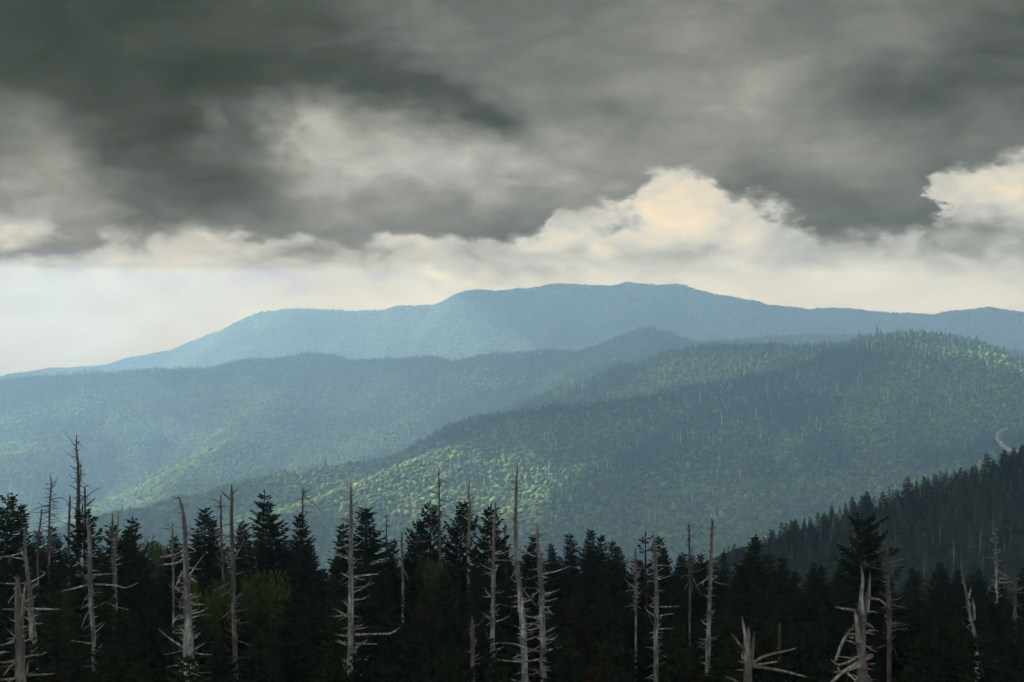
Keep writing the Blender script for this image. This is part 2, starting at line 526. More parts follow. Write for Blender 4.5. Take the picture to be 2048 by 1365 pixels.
def terrain(name, f, u0, u1, nu, y0, y1, ny, mat):
    t = np.linspace(0, 1, ny)
    Ys = y0 * (y1 / y0) ** t
    us = np.linspace(u0, u1, nu)
    YY, UU = np.meshgrid(Ys, us, indexing='ij')
    XX = UU * YY
    H = f(XX, YY)
    V = np.stack([XX, YY, H], -1).reshape(-1, 3)
    i = np.arange(ny - 1)[:, None] * nu + np.arange(nu - 1)[None, :]
    F = np.stack([i, i + 1, i + nu + 1, i + nu], -1).reshape(-1, 4)
    o = link_mesh(name, np_mesh(name, V, F, mats=(mat,), smooth=True))
    tag(o, kind='structure')
    run = np.maximum.accumulate(H / YY, axis=0)     # the highest thing nearer to the camera, as a slope
    return dict(o=o, us=us, Ys=Ys, H=H, run=run, f=f, u0=u0, u1=u1, y0=y0, y1=y1)


f_far = field([(FAR, .50, 50)] + [(q, .60, 22) for q in FAR_SPURS], 6, 230, 620, 11, 9)
f_foot = field([(FOOT, .35, 80)], 6, 100, 560, 21, 7)
f_peak = field([(PEAK, .46, 30)], 6, 90, 500, 31, 8)
f_r2 = field([(R2, .42, 50), (R2S1, .42, 40), (R2S2, .40, 60), (R2S3, .40, 60), (R2S4, .42, 40), (R2S5, .42, 40)], 6, 130, 380, 41, 8)
f_hill = field([(HA, .42, 45), (HB, .42, 30), (HC, .42, 30), (HD, .40, 70), (HE, .40, 90), (HF, .40, 80), (HG, .40, 80)], 5.5, 56, 230, 51, 6)

T_far = terrain('far_mountain', f_far, -.55, .55, 900, 3900, 6500, 460, MAT_FLOOR)
T_foot = terrain('foothill', f_foot, -.55, .0, 320, 3700, 5400, 160, MAT_FLOOR)
T_peak = terrain('middle_mountain', f_peak, -.15, .55, 520, 2700, 4300, 300, MAT_FLOOR)
T_r2 = terrain('mountain_ridge', f_r2, -.52, .16, 560, 2150, 4300, 420, MAT_FLOOR)
T_hill = terrain('forest_hill', f_hill, -.50, .55, 760, 1250, 3100, 520, MAT_FLOOR)

S_CREST = [(2700, 803, 434), (2400, 853, 409), (2200, 903, 397), (2048, 951, 384), (1960, 975, 372), (1870, 1001, 360), (1800, 1025, 347), (1740, 1051, 341), (1670, 1077, 335), (1600, 1105, 329), (1510, 1135, 322), (1440, 1168, 319), (1300, 1235, 310), (1100, 1323, 304)]
S_LINE = crest(S_CREST)


def f_near(x, y):
    """the knoll the camera stands over, and the spur that comes down from the right"""
    yy = np.maximum(y, -60)
    g = -14.6 - 0.075 * np.maximum(yy, 0) - 0.42 * (np.log1p(np.exp((yy - 92) / 9.0)) * 9.0)
    g = g + (fbm(x / 14, y / 14, 3, 71) - .5) * 1.6 + (fbm(x / 60, y / 60, 2, 72) - .5) * 3.0 * np.clip(yy / 60, 0, 1)
    g = g + np.clip((x - 25) / 60, 0, 1) * np.clip((yy - 70) / 60, 0, 1) * 3
    s = ridge_h(x, y, S_LINE, .40, 8)
    s = s + (fbm(x / 26, y / 26, 3, 75) - .5) * 4 - 6 * (1 - ridged(x / 60, y / 90, 2, 77)) * np.clip(dist_line(x, y, S_LINE) / 40, 0, 1)
    return np.maximum(g, s)


def flat_grid(name, f, xs, ys, mat):
    YY, XX = np.meshgrid(ys, xs, indexing='ij')
    H = f(XX, YY)
    V = np.stack([XX, YY, H], -1).reshape(-1, 3)
    nu = len(xs)
    i = np.arange(len(ys) - 1)[:, None] * nu + np.arange(nu - 1)[None, :]
    F = np.stack([i, i + 1, i + nu + 1, i + nu], -1).reshape(-1, 4)
    return tag(link_mesh(name, np_mesh(name, V, F, mats=(mat,), smooth=True)), kind='structure')


flat_grid('ground', f_near, np.concatenate([np.linspace(-420, -70, 60), np.linspace(-66, 66, 130), np.linspace(70, 520, 120)]),
          np.concatenate([np.linspace(-60, 130, 150), np.linspace(134, 1000, 190)]), MAT_SOIL)
flat_grid('plain', lambda x, y: -1250 + fbm(x / 4000, y / 4000, 3, 5) * 90, np.linspace(-9500, 9500, 60), np.linspace(-3000, 6900, 40), MAT_PLAIN)


def hit(T, px, py):
    """first point of a terrain that a line of sight meets"""
    u, v = uv(px, py)
    Ys = np.linspace(T['y0'], T['y1'], 4000)
    h = T['f'](u * Ys, Ys)
    k = np.nonzero(h / Ys >= v)[0]
    if len(k) == 0:
        k = [np.argmax(h / Ys)]
    Y = Ys[k[0]]
    return Vector((u * Y, Y, float(T['f'](np.array([u * Y]), np.array([Y]))[0])))


T_near = dict(f=f_near, y0=120, y1=560)

# ------------------------------------------------------------------ cloud deck added out of view to shade the hills, its gaps shaped for lit patches
DECK_Z = 4000.0
LIT = []        # (centre on the ground, radius along, radius across, turn)


def lit(T, px, py, ra, rb, rot=0, w=1.0):
    p = hit(T, px, py)
    q = p + SUN * ((DECK_Z - p.z) / SUN.z)
    LIT.append((q.x, q.y, ra, rb, R(rot), w))


lit(T_hill, 1010, 925, 80, 220, -35, 1.6)
lit(T_hill, 1120, 870, 75, 160, -35, 1.5)
lit(T_hill, 920, 985, 60, 110, -35, 1.0)
lit(T_hill, 780, 960, 150, 60, 0, 0.85)
lit(T_hill, 580, 985, 160, 60, 0, 0.85)
lit(T_hill, 380, 1010, 160, 70, 0, 0.9)
lit(T_hill, 2000, 715, 150, 160, 0, 1.4)
lit(T_hill, 1620, 700, 200, 70, 0, 1.2)
lit(T_hill, 1850, 680, 70, 90, 0, 1.0)
lit(T_r2, 200, 960, 420, 300, 0, 1.0)
lit(T_r2, 40, 1000, 260, 260, 0, .9)
lit(T_far, 470, 690, 520, 500, 0, 1.5)
lit(T_far, 760, 690, 330, 210, 0, 1.4)
lit(T_far, 930, 665, 150, 230, 0, 1.4)
lit(T_far, 1240, 680, 110, 160, 0, 1.3)
lit(T_far, 1500, 650, 90, 240, 0, 1.3)
lit(T_far, 1590, 668, 120, 130, 0, 1.3)
lit(T_foot, 140, 745, 300, 220, 0, 1.1)
dx, dy = 40.0, 40.0
gx = np.arange(-12500, 1500, dx)
gy = np.arange(-3000, 16500, dy)
GY, GX = np.meshgrid(gy, gx, indexing='ij')
D = np.ones_like(GX)
WX = GX + (fbm(GX / 260, GY / 260, 4, 91) - .5) * 170
WY = GY + (fbm(GX / 260, GY / 260, 4, 97) - .5) * 170
for (qx, qy, ra, rb, rot, w) in LIT:
    ex, ey = WX - qx, WY - qy
    a = (ex * math.cos(rot) + ey * math.sin(rot)) / ra
    b = (-ex * math.sin(rot) + ey * math.cos(rot)) / rb
    D -= w * np.exp(-(a * a + b * b) * 0.7)
keep = (D > 0.42)
TH = np.clip((D - 0.42) * 1.4, 0, 1) ** .5 * 260 + 12
TH = TH * (0.6 + 0.8 * fbm(GX / 900, GY / 900, 3, 99))
ny, nx = GX.shape
top = np.stack([GX, GY, DECK_Z + TH * 1.6], -1).reshape(-1, 3)
bot = np.stack([GX, GY, DECK_Z - TH * .3], -1).reshape(-1, 3)
c = keep[:-1, :-1] & keep[1:, :-1] & keep[:-1, 1:] & keep[1:, 1:]
iy, ix = np.nonzero(c)
a = iy * nx + ix
n0 = nx * ny
Ft = np.stack([a, a + 1, a + nx + 1, a + nx], -1)
Fb = np.stack([a, a + nx, a + nx + 1, a + 1], -1) + n0
cp = np.pad(c, 1)
side = []
for dyy, dxx, e0, e1 in ((-1, 0, (0, 0), (0, 1)), (1, 0, (1, 1), (1, 0)), (0, -1, (1, 0), (0, 0)), (0, 1, (0, 1), (1, 1))):
    nb = cp[1 + dyy:1 + dyy + c.shape[0], 1 + dxx:1 + dxx + c.shape[1]]
    jy, jx = np.nonzero(c & ~nb)
    v0 = (jy + e0[0]) * nx + jx + e0[1]
    v1 = (jy + e1[0]) * nx + jx + e1[1]
    side.append(np.stack([v0, v0 + n0, v1 + n0, v1], -1))


DECK_OPACITY = [(0, .96), (.05, .96), (.10, .76), (.19, .74), (.225, .36), (.285, .36), (.32, .62), (.38, .82), (1, .88)]     # opacity, set for the light on hills and haze, 0 .. 12 km away


def shade_cloud_build(N, out):
    d = N.n('ShaderNodeBsdfDiffuse')
    d.inputs[0].default_value = (.8, .8, .8, 1)
    t = N.n('ShaderNodeBsdfTranslucent')
    t.inputs[0].default_value = (.8, .8, .8, 1)
    m1 = N.n('ShaderNodeMixShader')
    m1.inputs[0].default_value = 0.5
    N.link(d.outputs[0], m1.inputs[1])
    N.link(t.outputs[0], m1.inputs[2])
    tr = N.n('ShaderNodeBsdfTransparent')
    m2 = N.n('ShaderNodeMixShader')
    g = N.n('ShaderNodeNewGeometry')
    sx = N.n('ShaderNodeSeparateXYZ')
    N.link(g.outputs['Position'], sx.inputs[0])
    # opacity shapes the sunlight by distance: densest over the viewpoint, thinnest over the ridge
    th = N.curve(N.math('DIVIDE', N.math('SUBTRACT', sx.outputs[1], DECK_Z * SUN.y / SUN.z), 12000.0, clamp=True), DECK_OPACITY)
    N.link(th, m2.inputs[0])
    N.link(tr.outputs[0], m2.inputs[1])
    N.link(m1.outputs[0], m2.inputs[2])
    N.link(m2.outputs[0], out.inputs['Surface'])


MAT_SHADE_CLOUD = plain_mat('cloud', shade_cloud_build)
cme = np_mesh('cloud', np.concatenate([top, bot]), np.concatenate([Ft, Fb] + side), mats=(MAT_SHADE_CLOUD,), smooth=True)
import bmesh as _bm
b_ = _bm.new()
b_.from_mesh(cme)
_bm.ops.delete(b_, geom=[v for v in b_.verts if not v.link_faces], context='VERTS')
b_.to_mesh(cme)
b_.free()
tag(link_mesh('cloud', cme), kind='structure')  # unseen deck, added to cast cloud shade on hills and haze

# ------------------------------------------------------------------ far forests
rng = np.random.default_rng(7)


def ico(sub):
    bm = _bm.new()
    _bm.ops.create_icosphere(bm, subdivisions=sub, radius=1)
    V = np.array([v.co[:] for v in bm.verts])
    F = np.array([[v.index for v in f.verts] for f in bm.faces])
    bm.free()
    return V, F


def crown_template(sub, seed):
    """a lumpy broadleaf crown, base at 0, about 1 wide and 1 high"""
    r = np.random.default_rng(seed)
    V, F = ico(sub)
    L = np.zeros(len(V))
    for _ in range(9):
        c = r.normal(size=3)
        c[2] = abs(c[2]) * .8
        c /= np.linalg.norm(c)
        L = np.maximum(L, np.exp(-((V - c) ** 2).sum(1) / .22) * r.uniform(.7, 1.2))
    rad = (0.62 + 0.42 * L) * (1 + r.normal(size=len(V)) * .09)
    V = V * (rad * (1 + (r.normal(size=len(V)) * .10 if sub == 1 else 0)))[:, None] * np.array([.55, .55, .52])
    V[:, 2] = np.maximum(V[:, 2], -.30) + .45
    # leaf clumps differ a little in colour from one another
    t = 1 + r.normal(size=len(V)) * .16
    return V, F, t


def spire_template(seed, tiers=5, n=7):
    """a small conifer: ragged skirts round a spire, 1 high"""
    r = np.random.default_rng(seed)
    V, F, T = [], [], []
    for k in range(tiers):
        z0 = .12 + .80 * k / tiers
        rad = .25 * (1 - k / tiers) ** .85 + .03
        top = len(V)
        V.append((0, 0, min(1.0, z0 + .38 if k == tiers - 1 else z0 + .26)))
        T.append(.9)
        ph = r.uniform(0, 6.28)
        for j in range(2 * n):
            a = ph + math.pi * j / n
            q = rad * (r.uniform(.85, 1.25) if j % 2 == 0 else r.uniform(.45, .6))
            V.append((math.cos(a) * q, math.sin(a) * q, z0 - (.05 if j % 2 == 0 else -.02) + r.uniform(-.02, .02)))
            T.append(r.uniform(.8, 1.25))
        for j in range(2 * n):
            F.append((top, top + 1 + j, top + 1 + (j + 1) % (2 * n)))
    return np.array(V), np.array(F), np.array(T)


CROWNS2 = [crown_template(2, i) for i in range(5)]
CROWNS1 = [crown_template(1, 20 + i) for i in range(6)]
SPIRES = [spire_template(40 + i) for i in range(5)]
SPIRES_S = [spire_template(60 + i, 3, 4) for i in range(4)]


def stamp(temps, pos, sxy, sz, rot, col):
    """copies of templates at pos: one set of arrays"""
    which = rng.integers(0, len(temps), len(pos))
    Vs, Fs, Cs, base = [], [], [], 0
    for i, (V, F, t) in enumerate(temps):
        s = np.nonzero(which == i)[0]
        if not len(s):
            continue
        c, n = np.cos(rot[s]), np.sin(rot[s])
        x = (V[None, :, 0] * c[:, None] - V[None, :, 1] * n[:, None]) * sxy[s, None] + pos[s, 0, None]
        y = (V[None, :, 0] * n[:, None] + V[None, :, 1] * c[:, None]) * sxy[s, None] + pos[s, 1, None]
        z = V[None, :, 2] * sz[s, None] + pos[s, 2, None]
        Vs.append(np.stack([x, y, z], -1).reshape(-1, 3))
        Fs.append((F[None] + (np.arange(len(s)) * len(V))[:, None, None]).reshape(-1, F.shape[1]) + base)
        Cs.append((col[s][:, None, :] * t[None, :, None]).reshape(-1, 3))
        base += len(s) * len(V)
    return np.concatenate(Vs), np.concatenate(Fs), np.clip(np.concatenate(Cs), .005, .5)


def spots(T, n, margin, top):
    """random places on a terrain that the camera can see over nearer ground of the same terrain"""
    y = np.sqrt(rng.uniform(T['y0'] ** 2, T['y1'] ** 2, n))
    ulo, uhi = max(T['u0'], -.40), min(T['u1'], .40)
    u = rng.uniform(ulo, uhi, n)
    x = u * y
    h = T['f'](x, y)
    iu = np.clip(np.round((u - T['u0']) / (T['u1'] - T['u0']) * (len(T['us']) - 1)).astype(int), 0, len(T['us']) - 1)
    iy = np.clip((np.log(y / T['y0']) / math.log(T['y1'] / T['y0']) * (len(T['Ys']) - 1)).astype(int), 0, len(T['Ys']) - 1)
    run = T['run'][iy, iu]
    ok = (h + top) / y > run - margin / y
    # what stands far below the picture's foreground trees or behind other hills is left out
    px, py = to_px(x, y, h)
    ok &= py < 1260
    return x[ok], y[ok], h[ok]


GREENS = np.array([[.050, .080, .024], [.062, .092, .028], [.042, .070, .024], [.078, .100, .030], [.056, .084, .030]])
CONIF = np.array([[.018, .034, .020], [.024, .042, .024], [.015, .030, .018]])
ROAD_PX = [(2060, 912), (2022, 903), (2010, 897), (2003, 891), (1997, 884), (1994, 877), (1996, 870), (2004, 864), (2014, 859)]
road_pts = [hit(T_hill, px, py) for px, py in ROAD_PX]
ROAD_L = np.array([p[:] for p in road_pts])


def forest(name, T, n, size, crown_t, spire_t, con_share, con_scale, clear=None, gold=0.02, margin=9, tone=(1, 1, 1), spread=.18):
    x, y, h = spots(T, n, margin, size)
    patch = fbm(x / 170, y / 170, 3, 131)
    # conifers keep to the crests and to patches
    con = rng.uniform(size=len(x)) < con_share(x, y, h, patch)
    if clear is not None:
        k = ~clear(x, y, h)
        x, y, h, con, patch = x[k], y[k], h[k], con[k], patch[k]
    nn = len(x)
    s = size * np.exp(rng.normal(size=nn) * spread)
    rot = rng.uniform(0, 6.28, nn)
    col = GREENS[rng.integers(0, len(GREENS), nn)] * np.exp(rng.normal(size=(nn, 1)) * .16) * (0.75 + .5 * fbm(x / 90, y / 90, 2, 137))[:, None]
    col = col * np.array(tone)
    g = rng.uniform(size=nn) < gold
    col[g] *= np.array([1.7, 1.25, .9])
    P = np.stack([x, y, h - .6], -1)
    A = stamp(crown_t, P[~con], s[~con] * 1.15, s[~con] * np.exp(rng.normal(size=(~con).sum()) * .15), rot[~con], col[~con])
    cc = CONIF[rng.integers(0, 3, nn)] * np.exp(rng.normal(size=(nn, 1)) * .2)
    sc = s * con_scale
    B = stamp(spire_t, P[con], sc[con] * .8, sc[con] * rng.uniform(.7, 1.25, con.sum()), rot[con], cc[con])
    V = np.concatenate([A[0], B[0]])
    F = np.concatenate([A[1], B[1] + len(A[0])])
    C = np.concatenate([A[2], B[2]])
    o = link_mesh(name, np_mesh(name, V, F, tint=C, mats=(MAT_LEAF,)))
    tag(o, kind='stuff')
    print('FOREST', name, nn, len(F))
    return o


HA_L, HB_L, HD_L, R2_L, P_L = [crest(p) for p in (HA, HB, HD, R2, PEAK)]


def share_hill(x, y, h, p):
    px, py = to_px(x, y, h)
    d = np.minimum(dist_line(x, y, HA_L), dist_line(x, y, HB_L) + 25 + np.clip((900 - px) * .6, 0, 400))
    d2 = dist_line(x, y, HD_L)
    c = .80 * np.exp(-(d / 70) ** 2) + .55 * np.exp(-(d2 / 60) ** 2) * (px > 1100)
    c = c + np.clip((p - .52) * 5, 0, .75) * np.clip((px - 850) / 250, 0, 1)
    return np.clip(c + .05, 0, .92)


def share_r2(x, y, h, p):
    d = dist_line(x, y, R2_L)
    return np.clip(.9 * np.exp(-(d / 110) ** 2) + np.clip((p - .5) * 4, 0, .6) + .04, 0, .92)


def road_clear(x, y, h):
    # the cut beside the road, on its downhill side
    px, py = to_px(x, y, h)
    d = np.full(len(x), 1e9)
    for (ax, ay), (bx, by) in zip(ROAD_PX[:-1], ROAD_PX[1:]):
        t = np.clip(((px - ax) * (bx - ax) + (py - 6 - ay) * (by - ay)) / ((bx - ax) ** 2 + (by - ay) ** 2), 0, 1)
        d = np.minimum(d, np.hypot(px - ax - t * (bx - ax), (py - 6 - ay - t * (by - ay)) * .75))
    return d < 9


forest('hill_forest', T_hill, 210000, 5.3, CROWNS1, SPIRES, share_hill, 1.75, road_clear, .04, spread=.27)
forest('ridge_forest', T_r2, 210000, 7.2, CROWNS1, SPIRES_S, share_r2, 1.4, None, .02)
forest('middle_mountain_forest', T_peak, 130000, 7.4, CROWNS1, SPIRES_S, lambda x, y, h, p: np.clip(.9 * np.exp(-(dist_line(x, y, P_L) / 200) ** 2) + .3, 0, .95), 1.25)
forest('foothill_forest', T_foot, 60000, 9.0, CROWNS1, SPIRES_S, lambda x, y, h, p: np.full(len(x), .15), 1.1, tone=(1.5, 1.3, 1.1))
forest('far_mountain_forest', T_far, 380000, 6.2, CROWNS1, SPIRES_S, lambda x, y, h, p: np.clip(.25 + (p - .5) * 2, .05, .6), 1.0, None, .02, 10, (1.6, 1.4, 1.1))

# the road on the hill and the car on it


def road_build(N, out):
    g = N.n('ShaderNodeNewGeometry')
    n = N.noise(g.outputs['Position'], 0.4, 3)
    col = N.ramp(n.outputs['Fac'], [(0.3, (.14, .14, .135, 1)), (0.7, (.20, .20, .19, 1))])
    d = N.n('ShaderNodeBsdfDiffuse')
    N.link(col, d.inputs[0])
    N.link(d.outputs[0], out.inputs['Surface'])


MAT_ROAD = plain_mat('road', road_build)
rv, rf = [], []
for i, p in enumerate(road_pts):
    a = road_pts[max(0, i - 1)]
    b = road_pts[min(len(road_pts) - 1, i + 1)]
    t = Vector((b.x - a.x, b.y - a.y, 0)).normalized()
    s = Vector((-t.y, t.x, 0)) * 1.5
    rv += [p - s + Vector((0, 0, 3.2)), p + s + Vector((0, 0, 3.2)), p - s * 1.6 + Vector((0, 0, -4)), p + s * 1.6 + Vector((0, 0, -4))]
    if i:
        j = i * 4
        rf += [(j - 4, j - 3, j + 1, j), (j - 4, j, j + 2, j - 2), (j - 3, j - 1, j + 3, j + 1)]
tag(link_mesh('road', np_mesh('road', np.array([v[:] for v in rv]), np.array(rf), mats=(MAT_ROAD,))), kind='structure')


def paint_build(col, rough):
    def f(N, out):
        p = N.n('ShaderNodeBsdfPrincipled')
        p.inputs['Base Color'].default_value = col
        p.inputs['Roughness'].default_value = rough
        N.link(p.outputs[0], out.inputs['Surface'])
    return f


MAT_WHITE = plain_mat('white_paint', paint_build((.8, .8, .8, 1), .35))
MAT_TYRE = plain_mat('tyre_rubber', paint_build((.02, .02, .02, 1), .7))
MAT_GLASS = plain_mat('car_glass', paint_build((.03, .04, .05, 1), .08))


def make_car():
    p = (hit(T_hill, 2001, 889) + Vector((0, 0, 3.2)))
    near = min(range(len(road_pts)), key=lambda i: (road_pts[i] - p).length)
    p = road_pts[near] + Vector((0, 0, 3.2))
    e = bpy.data.objects.new('car', None)
    COL.objects.link(e)
    e.location = p
    b = road_pts[max(0, near - 1)]
    e.rotation_euler = (0, 0, math.atan2(b.y - p.y, b.x - p.x))
    tag(e, 'tiny white car driving on the pale curved road across the hill', 'car')
    prof = [(-2.2, .35), (-2.2, .95), (-1.9, 1.05), (-1.5, 1.6), (.4, 1.62), (1.1, 1.05), (2.1, .9), (2.2, .35)]
    n = len(prof)
    V = [(x, sgn * (.9 if z < 1.2 else .72), z) for sgn in (-1, 1) for x, z in prof]
    bm = _bm.new()
    vs = [bm.verts.new(v) for v in V]
    bm.faces.new(vs[:n][::-1])
    bm.faces.new(vs[n:])
    for i in range(n):
        j = (i + 1) % n
        bm.faces.new((vs[i], vs[j], vs[n + j], vs[n + i]))
    _bm.ops.recalc_face_normals(bm, faces=bm.faces)
    me = bpy.data.meshes.new('body')
    bm.to_mesh(me)
    bm.free()
    me.materials.append(MAT_WHITE)
    link_mesh('body', me, e)
    for nm, xa, za, xb, zb in (('windscreen', .45, 1.57, 1.05, 1.10), ('rear_window', -1.53, 1.55, -1.86, 1.10)):
        d = .02 if nm == 'windscreen' else -.02
        q = np.array([(xa + d, -.64, za), (xa + d, .64, za), (xb + d, .76, zb), (xb + d, -.76, zb)])
        link_mesh(nm, np_mesh(nm, q, np.array([(0, 1, 2, 3)]), mats=(MAT_GLASS,)), e)
    for wx in (-1.35, 1.35):
        for wy in (-.86, .86):
            a = np.linspace(0, 2 * math.pi, 13)[:-1]
            ring = np.stack([wx + np.cos(a) * .34, np.zeros(12), .34 + np.sin(a) * .34], -1)
            q = np.concatenate([ring + [0, wy - .1, 0], ring + [0, wy + .1, 0], [[wx, wy - .1, .34], [wx, wy + .1, .34]]])
            f4 = np.array([(i, (i + 1) % 12, 12 + (i + 1) % 12, 12 + i) for i in range(12)])
            f3 = np.array([(24, (i + 1) % 12, i) for i in range(12)] + [(25, 12 + i, 12 + (i + 1) % 12) for i in range(12)])
            link_mesh('wheel', np_mesh('wheel', q, [f4, f3], mats=(MAT_TYRE,)), e)


make_car()

# ------------------------------------------------------------------ wood
def bark_build(c_dark, c_mid, c_light, rust=0.0):
    def f(N, out):
        t = N.n('ShaderNodeTexCoord')
        st = N.vec('MULTIPLY', t.outputs['Object'], (16.0, 16.0, 1.1))
        a = N.noise(st, 1.0, 5, 0.65, 0.6)
        b = N.noise(t.outputs['Object'], 2.3, 4, 0.6)
        col = N.ramp(a.outputs['Fac'], [(0.36, c_dark), (0.48, c_mid), (0.62, c_light)])
        stain = N.smooth(b.outputs['Fac'], 0.47, 0.62)
        col = N.mix(N.math('MULTIPLY', stain, 0.62), col, c_dark)
        k = N.noise(N.vec('MULTIPLY', t.outputs['Object'], (1.0, 1.0, .6)), 7.5, 2, .5)
        col = N.mix(N.math('MULTIPLY', N.smooth(k.outputs['Fac'], .60, .68), .75), col, c_dark)
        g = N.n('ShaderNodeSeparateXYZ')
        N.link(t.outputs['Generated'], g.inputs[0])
        # darker towards the top of the stem, with a noisy border
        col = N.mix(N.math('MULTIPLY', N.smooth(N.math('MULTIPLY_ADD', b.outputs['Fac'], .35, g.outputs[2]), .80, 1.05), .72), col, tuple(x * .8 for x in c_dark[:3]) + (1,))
        if rust:
            r = N.noise(t.outputs['Object'], 1.3, 3, 0.5)
            col = N.mix(N.math('MULTIPLY', N.smooth(r.outputs['Fac'], 0.50, 0.66), rust), col, (.13, .075, .04, 1))
        p = N.n('ShaderNodeBsdfPrincipled')
        N.link(col, p.inputs['Base Color'])
        p.inputs['Roughness'].default_value = .85
        p.inputs['Specular IOR Level'].default_value = .15
        bp = N.n('ShaderNodeBump')
        bp.inputs['Strength'].default_value = 1.0
        bp.inputs['Distance'].default_value = .03
        N.link(a.outputs['Fac'], bp.inputs['Height'])
        N.link(bp.outputs[0], p.inputs['Normal'])
        N.link(p.outputs[0], out.inputs['Surface'])
    return f


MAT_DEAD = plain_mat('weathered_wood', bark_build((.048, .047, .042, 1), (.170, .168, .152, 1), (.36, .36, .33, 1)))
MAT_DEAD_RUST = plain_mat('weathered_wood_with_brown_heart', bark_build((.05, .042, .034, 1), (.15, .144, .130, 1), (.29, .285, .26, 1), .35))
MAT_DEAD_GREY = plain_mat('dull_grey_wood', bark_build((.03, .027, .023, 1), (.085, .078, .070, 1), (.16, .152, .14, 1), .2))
MAT_BARK = plain_mat('spruce_bark', bark_build((.008, .007, .006, 1), (.016, .014, .012, 1), (.03, .028, .025, 1)))
MAT_BONE = plain_mat('bleached_wood', paint_build((.50, .50, .46, 1), .8))


def tube(pts, rad, sides=8, jag=0.0, r=None, rough=0.0):
    """tapered tube through points; returns V, F(quads), caps(tris)"""
    pts = np.asarray(pts, float)
    n = len(pts)
    V = []
    up = np.array([0.13, 0.41, 0.9])
    prev = None
    for i in range(n):
        d = pts[min(i + 1, n - 1)] - pts[max(i - 1, 0)]
        d = d / (np.linalg.norm(d) + 1e-9)
        if prev is None:
            s = np.cross(d, up if abs(d @ up) < .95 else np.array([1., 0, 0]))
        else:
            s = prev - d * (prev @ d)
        s /= np.linalg.norm(s) + 1e-9
        prev = s
        q = np.cross(d, s)
        for k in range(sides):
            a = 2 * math.pi * k / sides
            rr = rad[i]
            if rough and r is not None:
                rr *= 1 + r.normal() * rough
            v = pts[i] + (s * math.cos(a) + q * math.sin(a)) * rr
            if jag and i == n - 1 and r is not None:
                v = v + d * r.uniform(-.4, 1.0) * jag
            V.append(v)
    V.append(pts[0])
    V.append(pts[-1] - (0 if not jag else 1) * np.array([0, 0, jag * .8]))
    F = [(i * sides + k, i * sides + (k + 1) % sides, (i + 1) * sides + (k + 1) % sides, (i + 1) * sides + k) for i in range(n - 1) for k in range(sides)]
    T = [(n * sides, (k + 1) % sides, k) for k in range(sides)] + [(n * sides + 1, (n - 1) * sides + k, (n - 1) * sides + (k + 1) % sides) for k in range(sides)]
    return np.array(V), np.array(F), np.array(T)


def tubes_mesh(name, parts, mat, smooth=True):
    Vs, Fs, Ts, b = [], [], [], 0
    for V, F, T in parts:
        Vs.append(V)
        Fs.append(F + b)
        Ts.append(T + b)
        b += len(V)
    return np_mesh(name, np.concatenate(Vs), [np.concatenate(Fs), np.concatenate(Ts)], mats=(mat,), smooth=smooth)


